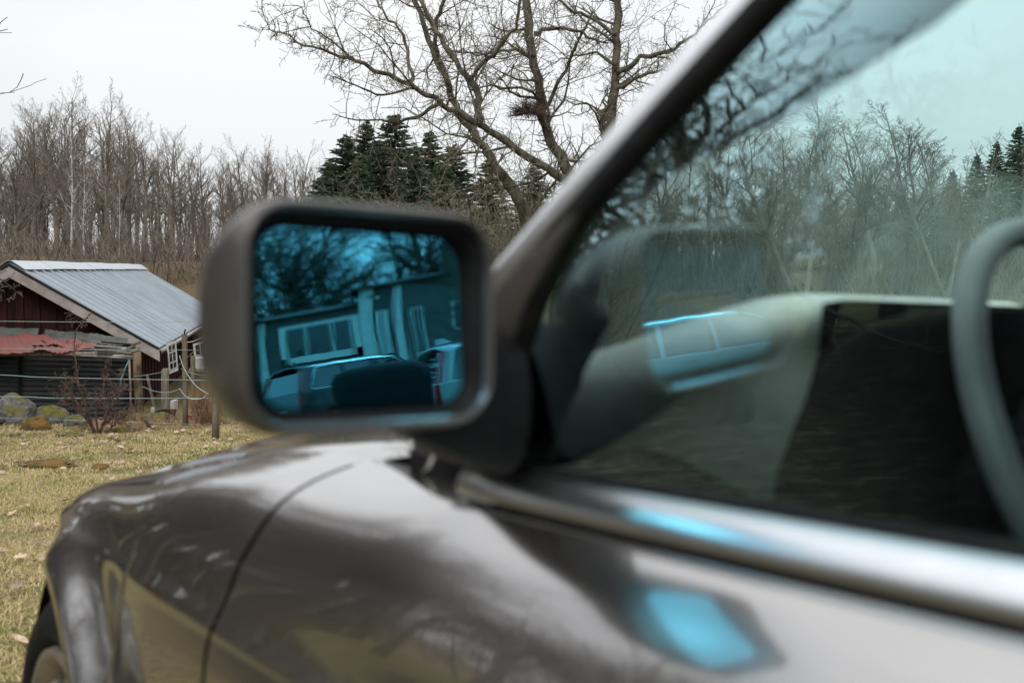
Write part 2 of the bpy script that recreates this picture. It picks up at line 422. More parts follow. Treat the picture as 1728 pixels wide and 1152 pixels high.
# hood
def hood_z(s, t):
    e = (t - 0.503) / (2 * TC - 1.006); e = 1 - abs(2 * e - 1)
    z = hoodz(s) + 0.055 * (1 - (1 - min(1, e)) ** 2.2) * (1 - 0.3 * smooth(1.6, 2.3, s))
    z += 0.010 * smooth(0.16, 0.24, e) 
    return z
P = []
for i in range(61):
    s = 0.84 + (2.28 - 0.84) * i / 60; row = []
    for j in range(61):
        f = j / 60; tl = side_t(s, hoodz(s)) + 0.006
        t = tl + (2 * TC - 2 * tl) * f
        ss = s + 0.10 * (1 - (2 * f - 1) ** 2) * (1 if s > 1.5 else 0.6)
        row.append((t, ss, hood_z(s, t) if 0 < j < 60 else hoodz(s) - 0.012))
    P.append(row)
mb = MB(); mb.grid(P, flip=False); mb.build('hood', M['paint'], CAR, sm=True)
# nose and tail
mb = MB(); P = []
for i in range(25):
    f = i / 24; row = []
    for z in [0.22, 0.3, 0.4, 0.5, 0.56, 0.62, 0.68, 0.715]:
        t0 = side_t(2.2, min(z, 0.715)); t = t0 + (2 * TC - 2 * t0) * f
        row.append((t, 2.2 + 0.16 * (1 - (2 * f - 1) ** 4) + (0.04 if z < 0.55 else 0), z))
    P.append(row)
mb.grid(P); mb.build('front_bumper', M['paint'], CAR, sm=True)
mb = MB(); P = []
for i in range(25):
    f = i / 24; row = []
    for z in [0.22, 0.3, 0.4, 0.5, 0.56, 0.62, 0.70, 0.8, 0.89]:
        t0 = side_t(-2.35, z); t = t0 + (2 * TC - 2 * t0) * f
        row.append((t, -2.35 - 0.12 * (1 - (2 * f - 1) ** 4), z))
    P.append(row)
mb.grid(P, flip=True); mb.build('rear_bumper', M['paint'], CAR, sm=True)
mb = MB(); mb.grid([[(side_t(-2.35, .89) + (2 * TC - 2 * side_t(-2.35, .89)) * j / 12, -2.44 + (1.0) * i / 6, 0.893 + 0.05 * math.sin(math.pi * j / 12)) for j in range(13)] for i in range(7)])
mb.build('boot_lid', M['paint'], CAR, sm=True)
for mir_ in (0, 1):
    mb = MB(); sx = (lambda t: 2 * TC - t) if mir_ else (lambda t: t)
    mb.lathe([(0.0, 0), (0.075, 0.004), (0.085, -0.01), (0.085, -0.06)], 24, Matrix.Translation((sx(0.80), 2.325, 0.62)) @ Matrix.Rotation(-math.pi / 2, 4, 'X'))
    mb.build('headlight', M['chrome'], CAR, sm=True)
# underbody so that nothing shows through the arches
mb = MB()
mb.box((TC, 0.2, 0.30), (1.5, 3.9, 0.16)); mb.box((TC, 0.05, 0.55), (1.50, 2.2, 0.4)); mb.box((TC, 2.0, 0.5), (1.1, 0.5, 0.3)); mb.box((TC, 1.5, 0.58), (0.9, 0.9, 0.24))
mb.build('underbody', M['dark_cabin'], CAR)
# wheel wells: a dark liner shell
for wy in (WS, -1.45):
    for mir_ in (0, 1):
        mb = MB(); sx = (lambda t: 2 * TC - t) if mir_ else (lambda t: t)
        P = []
        for i in range(21):
            a = -0.25 + (math.pi + 0.5) * i / 20; rr = WR + 0.015
            P.append([(sx(t), wy + rr * math.cos(a), WZ + rr * math.sin(a)) for t in (0.37, 0.50, 0.64)])
        mb.grid(P); mb.build('wheel_arch_liner', M['rubber'], CAR, sm=True)
# wheels
def wheel(wy, mir_):
    x = 2 * TC - 0.437 if mir_ else 0.437
    Mx = Matrix.Translation((x, wy, 0.315)) @ Matrix.Rotation((math.pi / 2) * (1 if mir_ else -1), 4, 'Y')
    mb = MB(); mb.lathe([(0.205, -0.09), (0.236, 0.085), (0.255, 0.105), (0.29, 0.102), (0.31, 0.085), (0.315, 0.06), (0.315, -0.06), (0.30, -0.10), (0.25, -0.11)], 48, Mx)
    ty = mb.build('tyre', M['rubber'], CAR, sm=True)
    mb = MB(); mb.lathe([(0.238, 0.075), (0.235, 0.100), (0.222, 0.100), (0.205, 0.07), (0.185, 0.02), (0.185, -0.05)], 48, Mx)
    mb.lathe([(0.0, 0.075), (0.05, 0.075), (0.06, 0.06), (0.065, 0.03)], 24, Mx)
    for k in range(10):
        a = 2 * math.pi * k / 10
        p0 = Mx @ Vector((0.05 * math.cos(a), 0.05 * math.sin(a), 0.055)); p1 = Mx @ Vector((0.192 * math.cos(a), 0.192 * math.sin(a), 0.075))
        mb.tube([p0, p0.lerp(p1, .5), p1], [0.016, 0.012, 0.016], 6)
    rm = mb.build('rim', M['alloy'], ty, sm=True)
    mb = MB(); mb.lathe([(0.0, 0.0), (0.15, 0.0), (0.15, -0.02)], 32, Mx); mb.build('brake_disc', M['plastic'], ty, sm=True)
for wy in (WS, -1.45):
    for mir_ in (0, 1): wheel(wy, mir_)

# belt trim: bright rounded strip along the foot of the side glass
def strip(name, path, prof, material, parent=CAR, sm=True, closed=True):
    """prof: offsets (dt, dz) swept along path of (s, t, z)"""
    P = []
    for (s, t, z) in path: P.append([(t + a, s, z + b) for a, b in prof] + ([(t + prof[0][0], s, z + prof[0][1])] if closed else []))
    mb = MB(); mb.grid(P); return mb.build(name, material, parent, sm=sm)
bprof = [(0.010, -0.0125), (-0.003, -0.0145), (-0.0085, -0.0135), (-0.0110, -0.0105), (-0.0112, -0.0065), (-0.0095, -0.0020), (-0.0065, 0.0030), (-0.0025, 0.0075), (0.0025, 0.0112), (0.008, 0.0136), (0.0135, 0.0146), (0.018, 0.0146)]
path = []
for i in range(60):
    s = 0.655 - (0.655 + 1.9) * i / 59
    path.append((s, 0.4265 + (0.02 * smooth(0.60, 0.70, s)), 0.9145))
bt = strip('belt_trim', path, bprof, M['chrome'])
strip('belt_trim', [(s, 2 * TC - t, z) for s, t, z in path], [(-a, b) for a, b in bprof], M['chrome'])
# black seal between trim and paint, and glass run above
strip('belt_seal', [(s, t, z - 0.0155) for s, t, z in path], [(0.02, -0.003), (0.0005, -0.003), (0.0005, 0.003), (0.02, 0.003)], M['rubber'])
strip('glass_run', [(s, 0.4335, 0.9300) for s, t, z in path if s < 0.64], [(0.01, -0.006), (-0.004, -0.006), (-0.003, 0.001), (0.006, 0.002)], M['rubber'])

# side windows
def glass_edge(z):      # front edge of the driver's glass, s as a function of height
    P = [(0.918, 0.628), (0.971, 0.592), (1.027, 0.553), (1.070, 0.524), (1.094, 0.499), (1.144, 0.422), (1.199, 0.337), (1.26, 0.243), (1.31, 0.166)]
    for i in range(len(P) - 1):
        if P[i][0] <= z <= P[i + 1][0]:
            f = (z - P[i][0]) / (P[i + 1][0] - P[i][0]); return P[i][1] + f * (P[i + 1][1] - P[i][1])
    return P[0][1] if z < P[0][0] else P[-1][1]
def side_glass(name, f0, f1, mirrored, z0=0.912, z1=1.30, lab=None):
    P = []
    for i in range(41):
        z = z0 + (z1 - z0) * i / 40; a, b = f0(z), f1(z)
        P.append([((2 * TC - tw(z)) if mirrored else tw(z), a + (b - a) * j / 16, z) for j in range(17)])
    mb = MB(); mb.grid(P, flip=not mirrored); return mb.build(name, M['sky_blocking_glass' if name == 'rear_window' else 'side_glass'], CAR, sm=True)
for mir_ in (False, True):
    side_glass('front_window', lambda z: -0.30, lambda z: glass_edge(z) + 0.02, mir_)
    side_glass('rear_window', lambda z: -1.02 - 0.35 * smooth(1.0, 0.9, z) if False else -1.0, lambda z: -0.37, mir_)

# pillar, door frame, seals, mirror sail
def hitw(s, z, off): return (tw(z) + off, s, z)
A_out = [(0.80, 0.530, 0.975), (0.735, 0.485, 1.018), (0.657, 0.457, 1.066), (0.60, 0.455, 1.103), (0.516, 0.459, 1.158), (0.407, 0.467, 1.227), (0.31, 0.478, 1.285), (0.20, 0.50, 1.338)]
A_in = [(0.70, 0.445, 0.965), (0.645, 0.426, 1.010), (0.585, 0.422, 1.053), (0.545, 0.421, 1.077), (0.443, 0.422, 1.141), (0.349, 0.428, 1.203), (0.262, 0.436, 1.260), (0.17, 0.45, 1.31)]
def resample(L, n):
    out = []
    for i in range(n):
        f = i / (n - 1) * (len(L) - 1); k = min(int(f), len(L) - 2); w = f - k
        p0 = L[max(0, k - 1)]; p1 = L[k]; p2 = L[k + 1]; p3 = L[min(len(L) - 1, k + 2)]
        out.append(tuple(0.5 * (2 * p1[c] + (p2[c] - p0[c]) * w + (2 * p0[c] - 5 * p1[c] + 4 * p2[c] - p3[c]) * w * w + (3 * p1[c] - p0[c] - 3 * p2[c] + p3[c]) * w**3) for c in range(3)))
    return out
def mirx(P, on): return [[(2 * TC - p[0], p[1], p[2]) for p in r] for r in P] if on else P
for mir_ in (False, True):
    O_ = resample(A_out, 33); I_ = resample(A_in, 33); P = []; Q = []
    for o, i in zip(O_, I_):
        o, i = Vector((o[1], o[0], o[2])), Vector((i[1], i[0], i[2])); d = o - i; o = o - Vector((-0.45, 0.1, 0.88)) * 0.007; d = o - i
        nn = Vector((-0.45, 0.1, 0.88)).normalized(); nn = (nn - d.normalized() * nn.dot(d.normalized())).normalized()
        row = [o + Vector((0.06, 0.0, -0.01)), o + Vector((0.012, 0.0, 0.0))]
        for f in (0, .12, .3, .5, .7, .88, 1.0):
            row.append(o - d * f * 0.62 + nn * 0.013 * math.sin(math.pi * min(1, f * 1.0)) ** 0.7)
        row.append(o - d * 0.63 + Vector((0.012, 0, 0)))
        P.append([tuple(r) for r in row])
        # dark frame just inboard of it
        b0 = o - d * 0.64 + Vector((0.004, 0, 0)); b1 = i + Vector((0.002, 0, 0))
        Q.append([tuple(b0 + Vector((0.02, 0, 0))), tuple(b0), tuple(b0.lerp(b1, .5) + nn * 0.003), tuple(b1), tuple(b1 + Vector((0.02, 0, 0)))])
    mb = MB(); mb.grid(mirx(P, mir_), flip=mir_); mb.build('pillar_moulding', M['pillar_chrome'], CAR, sm=True)
    mb = MB(); mb.grid(mirx(Q, mir_), flip=mir_); mb.build('door_frame', M['frame_grey'], CAR, sm=True)
    # seal strip beside the glass
    P = []
    for i in range(60):
        z = 0.925 + (1.30 - 0.925) * i / 59; e = glass_edge(z); w = 0.020
        P.append([(tw(z) + 0.012, e + w + 0.010, z), (tw(z) - 0.008, e + w + 0.008, z), (tw(z) - 0.009, e + 0.006, z), (tw(z) - 0.003, e, z), (tw(z) + 0.016, e, z)])
    mb = MB(); mb.grid(mirx(P, mir_), flip=mir_); mb.build('window_seal', M['rubber'], CAR, sm=True)
    # sail panel carrying the door mirror
    poly = [(0.625, 0.924), (0.588, 0.988), (0.549, 1.045), (0.515, 1.080), (0.489, 1.104), (0.545, 1.078), (0.585, 1.055), (0.645, 1.012), (0.70, 0.972), (0.715, 0.93)]
    zc = [Vector((tw(z) - 0.012, s, z)) for s, z in poly]
    mb = MB(); n_ = len(zc); base = [v + Vector((0.02, 0, 0)) for v in zc]
    cen = sum(zc, Vector()) / n_ + Vector((-0.002, 0, 0))
    V_ = zc + base + [cen]
    mb.add([(2 * TC - v[0], v[1], v[2]) if mir_ else tuple(v) for v in V_], [(i, (i + 1) % n_, 2 * n_) for i in range(n_)] + [(i, i + n_, (i + 1) % n_ + n_, (i + 1) % n_) for i in range(n_)])
    bevel(mb.build('mirror_sail_panel', M['mirror_shell'], CAR), 0.002, 2)

# roof, rear pillars, windscreen, rear screen
def scr(s_base, z):      # windscreen centre-line s at height z for the pillar slope
    return s_base
P = []
for i in range(25):
    f = i / 24
    o = resample(A_out, 25)[i]; row = []
    for j in range(33):
        g_ = j / 32; t = o[1] + 0.012 + (2 * TC - 2 * o[1] - 0.024) * g_; b_ = 1 - (2 * g_ - 1) ** 2
        row.append((t, o[0] + 0.11 * b_ * (1 - 0.45 * f), o[2] + 0.018 * b_ * f))
    P.append(row)
mb = MB(); mb.grid(P); mb.build('windscreen', M['screen_glass'], CAR, sm=True)
mb = MB(); P = []
for i in range(17):
    f = i / 16; s = 0.215 - 1.45 * f; row = []
    for j in range(33):
        g_ = j / 32; e = 0.50; t = e + (2 * TC - 2 * e) * g_; b_ = 1 - abs(2 * g_ - 1) ** 3
        row.append((t, s + 0.07 * (1 - (2 * g_ - 1) ** 2) * (1 - f), 1.325 + 0.06 * b_ + 0.02 * math.sin(math.pi * f)))
    P.append(row)
mb.grid(P, flip=True); solid(mb.build('roof', M['paint'], CAR, sm=True), 0.012, 1)
mb = MB(); mb.grid([[(p[0], p[1], p[2] - 0.03) for p in r] for r in P]); mb.build('headliner', M['headliner'], CAR, sm=True)
mb = MB()
mb.grid([[(0.50 + 0.02 * (1 - f) * 0 + (2 * TC - 1.0) * j / 12, -1.20 - 0.60 * f, 1.385 - 0.45 * f) for j in range(13)] for f in [i / 6 for i in range(7)]])
mb.build('rear_screen', M['sky_blocking_glass'], CAR, sm=True)
for mir_ in (False, True):
    mb = MB()      # roof rail, B and C pillars
    pr = [(tw(1.30) + 0.0, 0.20, 1.305)] 
    P = [[(tw(1.29) + x, s, 1.29 + z) for x, z in ((0.01, -0.005), (-0.006, 0.0), (-0.003, 0.018), (0.02, 0.034), (0.045, 0.05))] for s in (0.21, 0.0, -0.3, -0.7, -1.0, -1.25)]
    mb.grid(mirx(P, mir_), flip=mir_)
    mb.build('roof_rail', M['plastic'], CAR, sm=True)
    for sa, sb in ((-0.375, -0.295), (-1.0, -1.25)):
        mb = MB()
        P = [[(tw(z) - 0.004, sa - (0 if sa > -0.5 else 0), z), (tw(z) - 0.004, sb - (0.5 * (1.30 - z) / 0.39 if sb < -1 else 0), z)] for z in (0.90, 1.0, 1.1, 1.2, 1.30)]
        mb.grid(mirx(P, mir_), flip=mir_)
        solid(mb.build('side_pillar', M['rubber'] , CAR), 0.03, -1)

# interior
mb = MB()                                     # A pillar lining, widening upwards
lin = [(0.640, 0.50, 0.93, 0.66, 0.92), (0.60, 0.49, 1.0, 0.60, 0.985), (0.548, 0.462, 1.06, 0.528, 1.118), (0.50, 0.455, 1.115, 0.440, 1.136), (0.43, 0.456, 1.165, 0.372, 1.152), (0.35, 0.462, 1.215, 0.285, 1.183), (0.25, 0.475, 1.275, 0.19, 1.24), (0.16, 0.485, 1.32, 0.05, 1.29)]
for mir_ in (False, True):
    mb = MB(); P = []
    for (so_, to_, zo_, si_, zi_) in lin:
        a = Vector((to_ + 0.035, so_ + 0.02, zo_ + 0.01)); b = Vector((to_ + 0.002, so_ - 0.0, zo_)); c = Vector((to_ + 0.018, si_ + 0.25 * 0, zi_)); d = Vector((to_ + 0.06, si_ + 0.06, zi_ + 0.03))
        P.append([tuple(a), tuple(b), tuple(b.lerp(c, 0.5) + Vector((-0.002, 0, 0))), tuple(c), tuple(d)])
    mb.grid(mirx(P, mir_), flip=not mir_); mb.build('pillar_lining', M['lining'], CAR, sm=True)
# dashboard
def dash_row(t):
    u = abs(t - 0) if t < TC else 2 * TC - t
    b = smooth(0.50, 0.74, t) * (1 - smooth(1.06, 1.22, t))          # driver's binnacle
    e = smooth(0.47, 0.60, t)
    s_front = 0.86
    zc = 0.955 + 0.030 * e + 0.075 * b
    sr = 0.655 - 0.06 * e - 0.075 * b + 0.10 * (1 - smooth(0.46, 0.52, t))
    lip = 0.012
    fb = (0.932 - 0.05 * smooth(0.58, 0.69, t)) if t < 0.705 else 0.90
    return [(s_front, 0.952 + 0.02 * e), (s_front - 0.10, 0.968 + 0.022 * e + 0.02 * b), (sr + 0.09, zc + 0.002), (sr + 0.035, zc + 0.004), (sr + 0.010, zc), (sr, zc - lip), (sr + 0.004, zc - 0.03), (sr + 0.018, zc - 0.05), (sr + 0.024, min(zc - 0.052, fb + 0.012)), (sr + 0.03, min(zc - 0.055, fb))]
P = []; ts = [0.468 + (2 * TC - 0.936) * j / 120 for j in range(121)]
for t in ts: P.append([(t, s, z) for s, z in dash_row(t)])
mb = MB(); mb.grid(P, flip=True); subsurf(mb.build('dashboard', M['dash'], CAR, sm=True), 1)
P = []
for t in ts:
    r = dash_row(t)[-3]; r = (r[0] - 0.020, r[1] + 0.004)
    if 0.70 < t < 1.12: P.append([(t, r[0] - 0.004, r[1] + 0.042), (t, r[0] + 0.0, r[1] + 0.0), (t, r[0] + 0.03, r[1] - 0.09), (t, r[0] + 0.03, 0.70)])
mb = MB(); mb.grid(P, flip=True); mb.build('instrument_panel', M['dark_cabin'], CAR, sm=True)
# instrument hood: black leaning panel on the driver's side of the dash
mb = MB()
hood_pts = [[(0.693, 0.488, 1.048), (0.92, 0.44, 1.058), (1.12, 0.44, 1.045)], [(0.675, 0.520, 0.985), (0.92, 0.43, 0.99), (1.14, 0.43, 0.985)], [(0.660, 0.535, 0.93), (0.92, 0.45, 0.93), (1.14, 0.45, 0.93)], [(0.62, 0.54, 0.85), (0.92, 0.46, 0.85), (1.14, 0.46, 0.85)]]
mb.grid(hood_pts); subsurf(solid(mb.build('instrument_hood', M['dark_cabin'], CAR, sm=True), 0.02, 0), 2)
mb = MB(); mb.box((0.80, 0.70, 0.80), (0.66, 0.20, 0.24)); mb.box((1.75, 0.70, 0.80), (1.0, 0.2, 0.24)); mb.build('lower_dash', M['dark_cabin'], CAR)
# door lining
for mir_ in (False, True):
    P = [[(t, s, z) for t, z in ((0.447, 0.918), (0.462, 0.922), (0.475, 0.905), (0.478, 0.80), (0.47, 0.72), (0.53, 0.70), (0.54, 0.64), (0.48, 0.6), (0.47, 0.3))] for s in (0.66, 0.4, 0.0, -0.4, -1.1)]
    mb = MB(); mb.grid(mirx(P, mir_), flip=not mir_); mb.build('door_lining', M['dark_cabin'], CAR, sm=True)
# inner cover of the mirror sail, seen through the glass
mb = MB()
pts = [(0.45, 0.56, 1.07), (0.452, 0.515, 1.035), (0.47, 0.575, 0.985), (0.475, 0.64, 0.93), (0.46, 0.69, 0.93)]
mb.add([tuple(p) for p in pts] + [(p[0] + 0.012, p[1], p[2]) for p in pts], [(0, 1, 2, 3, 4), (9, 8, 7, 6, 5)] + [(i, i + 5, (i + 1) % 5 + 5, (i + 1) % 5) for i in range(5)])
mb.build('inner_mirror_cover', M['plastic'], CAR)
# steering wheel
SW = link('steering_wheel', None, CAR)
del SW
Ms = Matrix.Translation((0.878, 0.36, 0.938)) @ Matrix.Rotation(math.radians(68), 4, 'X')
mb = MB(); ring = [Ms @ Vector((0.19 * math.cos(a), 0.19 * math.sin(a), 0)) for a in [2 * math.pi * k / 64 for k in range(65)]]
mb.tube(ring, 0.0128, 14, cap=False)
sw = mb.build('steering_wheel', M['wheel_rim'], CAR, sm=True)
mb = MB(); mb.lathe([(0, 0.01), (0.055, 0.008), (0.07, -0.01), (0.06, -0.05)], 24, Ms)
for a in (0, math.pi, -math.pi / 2):
    mb.tube([Ms @ Vector((0.05 * math.cos(a), 0.05 * math.sin(a), -0.01)), Ms @ Vector((0.185 * math.cos(a), 0.185 * math.sin(a), 0))], [0.02, 0.012], 8)
mb.build('steering_hub', M['dark_cabin'], sw, sm=True)
mb = MB(); mb.tube([Ms @ Vector((0, 0, -0.04)), Ms @ Vector((0, 0, -0.25))], [0.045, 0.05], 12); mb.build('steering_column', M['dark_cabin'], sw, sm=True)
# seats
def seat(x):
    mb = MB(); mb.box((x, -0.15, 0.52), (0.5, 0.5, 0.14)); ob = subsurf(bevel(mb.build('seat_cushion', M['leather'], CAR, sm=True), 0.04, 3), 1)
    mb = MB(); mb.box((x, -0.44, 0.82), (0.48, 0.14, 0.56), rx=math.radians(14)); b = bevel(mb.build('seat_backrest', M['leather'], CAR, sm=True), 0.04, 3)
    mb = MB(); mb.box((x, -0.53, 1.17), (0.26, 0.09, 0.16), rx=math.radians(8)); bevel(mb.build('headrest', M['leather'], b, sm=True), 0.03, 3)
seat(0.86); seat(1.76)
mb = MB(); mb.box((TC, -1.1, 0.62), (1.4, 0.5, 0.2)); mb.box((TC, -1.38, 0.88), (1.4, 0.14, 0.4)); bevel(mb.build('rear_bench', M['leather'], CAR), 0.03, 2)
mb = MB(); mb.box((TC, -0.1, 0.42), (1.6, 2.4, 0.04)); mb.build('cabin_floor', M['dark_cabin'], CAR)
# cowl below the windscreen with wipers
mb = MB(); P = [[(0.50 + 1.6 * j / 24, 0.80 + 0.075 * i + 0.07 * (1 - (2 * j / 24 - 1) ** 2), 0.915 - 0.012 * i + 0.02 * (1 - (2 * j / 24 - 1) ** 2)) for j in range(25)] for i in range(3)]
mb.grid(P); mb.build('cowl', M['plastic'], CAR, sm=True)
for x0 in (0.75, 1.35):
    mb = MB(); mb.tube([(x0 + 0.55, 0.93, 0.955), (x0 + 0.3, 0.90, 0.975), (x0, 0.86, 0.97)], [0.008, 0.006, 0.005], 6); mb.build('wiper', M['plastic'], CAR, sm=True)

# ---- the door mirror
def rrect(t0, t1, z0, z1, r, n=6):
    pts = []
    for cx, cz, a0 in ((t1 - r, z1 - r, 0), (t0 + r, z1 - r, 90), (t0 + r, z0 + r, 180), (t1 - r, z0 + r, 270)):
        for k in range(n + 1):
            a = math.radians(a0 + 90 * k / n); pts.append((cx + r * math.cos(a), cz + r * math.sin(a)))
    return pts
DM = None
secs = [  # s, t0, t1, z0, z1, corner radius
    (0.518, 0.2040, 0.3575, 0.9745, 1.0935, 0.022), (0.5125, 0.2030, 0.3585, 0.9735, 1.0940, 0.024), (0.5095, 0.2000, 0.3605, 0.971, 1.0965, 0.028), (0.512, 0.1965, 0.3625, 0.968, 1.0990, 0.031),
    (0.522, 0.194, 0.364, 0.966, 1.101, 0.034), (0.545, 0.1925, 0.365, 0.965, 1.101, 0.040), (0.570, 0.194, 0.366, 0.966, 1.096, 0.044), (0.592, 0.200, 0.366, 0.970, 1.088, 0.046), (0.607, 0.211, 0.362, 0.979, 1.076, 0.044), (0.616, 0.228, 0.35, 0.992, 1.06, 0.032), (0.6185, 0.26, 0.32, 1.01, 1.04, 0.013)]
P = [[(t, s, z) for t, z in (lambda q: q + [q[0]])(rrect(a, b, c, d, r))] for s, a, b, c, d, r in secs]
mb = MB(); mb.grid(P); mb.f.append(tuple(len(mb.v) - 29 + i for i in range(28))); mb.mi.append(0)
DM = subsurf(mb.build('mirror_housing', M['mirror_shell'], CAR, sm=True), 1)
P = [[(t, s, z) for t, z in (lambda q: q + [q[0]])(rrect(a, b, c, d, r))] for s, a, b, c, d, r in [(0.5165, 0.2035, 0.3580, 0.974, 1.0940, 0.022), (0.5225, 0.2095, 0.3515, 0.979, 1.0865, 0.018), (0.548, 0.2095, 0.3515, 0.979, 1.0865, 0.018), (0.55, 0.25, 0.32, 1.01, 1.05, 0.012)]]
mb = MB(); mb.grid(P); mb.build('mirror_bezel', M['rubber'], DM, sm=True)
# glass, tipped a little
b_, e_ = math.radians(2), math.radians(-2.7)
mn = Vector((math.sin(b_) * math.cos(e_), -math.cos(b_) * math.cos(e_), -math.sin(e_)))     # (x=t, y=s, z)
mc = Vector((0.28, 0.527, 1.032)); pts = []
for t, z in rrect(0.2125, 0.3485, 0.982, 1.0835, 0.017, 8):
    s = mc.y - ((t - mc.x) * mn.x + (z - mc.z) * mn.z) / mn.y
    pts.append((t, s, z))
mb = MB(); k = len(pts); mb.add(pts + [(p[0], p[1] + 0.003, p[2]) for p in pts], [tuple(range(k))[::1], tuple(range(k, 2 * k))[::-1]] + [(i, i + k, (i + 1) % k + k, (i + 1) % k) for i in range(k)])
mb.build('mirror_glass', M['mirror'], DM)
# foot joining the housing to the sail panel and the door shoulder
foot = [[(0.300, 0.528, 0.968), (0.300, 0.600, 0.972), (0.300, 0.600, 0.985), (0.300, 0.528, 0.985)],
        [(0.340, 0.530, 0.950), (0.340, 0.625, 0.952), (0.340, 0.625, 1.02), (0.340, 0.530, 1.02)],
        [(0.385, 0.545, 0.934), (0.385, 0.655, 0.934), (0.385, 0.655, 1.035), (0.385, 0.545, 1.035)],
        [(0.424, 0.555, 0.922), (0.424, 0.70, 0.922), (0.424, 0.69, 1.03), (0.424, 0.545, 1.05)]]
mb = MB(); mb.grid([r + [r[0]] for r in foot]); mb.f.append((0, 1, 2, 3)); mb.mi.append(0)
subsurf(mb.build('mirror_foot', M['plastic'], DM, sm=True), 2)

# ------------------------------------------------------------------ trees
def vrand(R): 
    return Vector((R.gauss(0, 1), R.gauss(0, 1), R.gauss(0, 1)))
def turned(d, ang, R):
    a = d.orthogonal().normalized(); a.rotate(Matrix.Rotation(R.uniform(0, 6.283), 3, d))
    return (d * math.cos(ang) + a * math.sin(ang)).normalized()
def branch(mbs, p, d, L, r, lvl, S, R):
    n = S['seg'][lvl]; pts = [p.copy()]; rad = [r]; dirs = [d.copy()]
    for i in range(n):
        d = (d + vrand(R) * S['wig'][lvl] + Vector((0, 0, S['up'][lvl]))).normalized()
        p = p + d * (L / n); pts.append(p.copy()); rad.append(max(S['rmin'], r * (1 - (i + 1) / n * S['taper'][lvl]))); dirs.append(d.copy())
    mbs[0 if lvl < S['split'] else 1].tube(pts, rad, S['sides'][lvl], cap=lvl == 0)
    if lvl < S['max']:
        kids(mbs, pts, rad, dirs, L, lvl, S, R, S['n'][lvl], S['f0'][lvl])
def kids(mbs, pts, rad, dirs, L, lvl, S, R, cnt, f0, f1=1.0):
    n = len(pts) - 1
    for k in range(cnt):
        f = f0 + (f1 - f0) * (k + R.random()) / cnt
        i = min(n - 1, int(f * n)); w = f * n - i
        q = pts[i].lerp(pts[i + 1], w); rr = rad[i] * (1 - w) + rad[i + 1] * w
        nd = turned(dirs[i + 1], math.radians(R.uniform(*S['ang'][lvl])), R)
        branch(mbs, q, nd, L * R.uniform(*S['ratio'][lvl]) * (1.15 - 0.65 * f), min(rr * 0.7, S['rk'][lvl] * rad[0]), lvl + 1, S, R)

TALL = dict(seg=[9, 5, 4, 3], wig=[0.05, 0.16, 0.2, 0.22], up=[0.02, 0.14, 0.10, 0.05], taper=[0.9, 0.8, 0.7, 0.6], sides=[6, 4, 3, 3], n=[19, 7, 4], f0=[0.28, 0.2, 0.15],
            ang=[(25, 60), (25, 55), (25, 55)], ratio=[(0.24, 0.40), (0.3, 0.5), (0.35, 0.6)], rk=[0.32, 0.5, 0.6], rmin=0.006, split=2, max=3)
BROAD = dict(TALL, seg=[7, 7, 5, 4], wig=[0.10, 0.22, 0.26, 0.28], up=[0.0, 0.10, 0.07, 0.04], n=[13, 9, 6], f0=[0.22, 0.12, 0.1], ratio=[(0.45, 0.7), (0.35, 0.55), (0.3, 0.5)], ang=[(35, 75), (30, 65), (30, 65)], rk=[0.5, 0.5, 0.5])
BIRCH = dict(TALL, n=[26, 6, 4], ratio=[(0.16, 0.26), (0.35, 0.5), (0.4, 0.7)], up=[0.01, 0.05, -0.05, -0.1], rmin=0.005, ang=[(25, 50), (25, 50), (20, 50)])
BUSH = dict(TALL, seg=[6, 4, 3, 3], wig=[0.14, 0.2, 0.22, 0.2], up=[0.03, 0.05, 0.0, 0.0], taper=[0.7, 0.7, 0.6, 0.6], sides=[4, 3, 3, 3], n=[8, 6, 5], f0=[0.15, 0.1, 0.1], ratio=[(0.25, 0.5), (0.3, 0.55), (0.3, 0.5)], rmin=0.0025, split=1)
PROTO = {}
def proto(kind, spec, seed, H, r, barkm, twigm, forks=1, lean=0.0):
    R = random.Random(seed); mbs = [MB(), MB()]
    for k in range(forks):
        d = Vector((R.uniform(-1, 1) * lean, R.uniform(-1, 1) * lean, 1)).normalized()
        if forks > 1: d = (d + Vector((math.cos(k * 6.283 / forks + 1), math.sin(k * 6.283 / forks + 1), 0)) * 0.25).normalized()
        branch(mbs, Vector((0, 0, -0.15)), d, H * (1 if k == 0 else R.uniform(0.7, 0.95)), r * (1 if k == 0 else 0.75), 0, spec, R)
    return mbs[0].mesh(kind + '_trunk', barkm, True), mbs[1].mesh(kind + '_crown', twigm)
for i in range(5): PROTO['tall%d' % i] = proto('tall', TALL, 10 + i, 10, 0.17, M['forest_bark'], M['forest_twig'], forks=1 + (i % 2), lean=0.06)
for i in range(3): PROTO['broad%d' % i] = proto('broad', BROAD, 30 + i, 8, 0.17, M['bark'], M['twig'], forks=1, lean=0.12)
DENSE = dict(BROAD, n=[15, 11, 8], seg=[7, 8, 6, 4])
for i in range(2): PROTO['dense%d' % i] = proto('dense', DENSE, 50 + i, 8, 0.24, M['bark'], M['twig'], forks=2, lean=0.25)
for i in range(2): PROTO['birch%d' % i] = proto('birch', BIRCH, 40 + i, 11, 0.11, M['birch_bark'], M['forest_twig'], lean=0.04)
for i in range(2): PROTO['fine%d' % i] = proto('fine', dict(BIRCH, n=[30, 8, 6], up=[0.01, 0.12, 0.03, 0.0]), 44 + i, 11, 0.12, M['forest_bark'], M['forest_twig'], lean=0.08, forks=2)
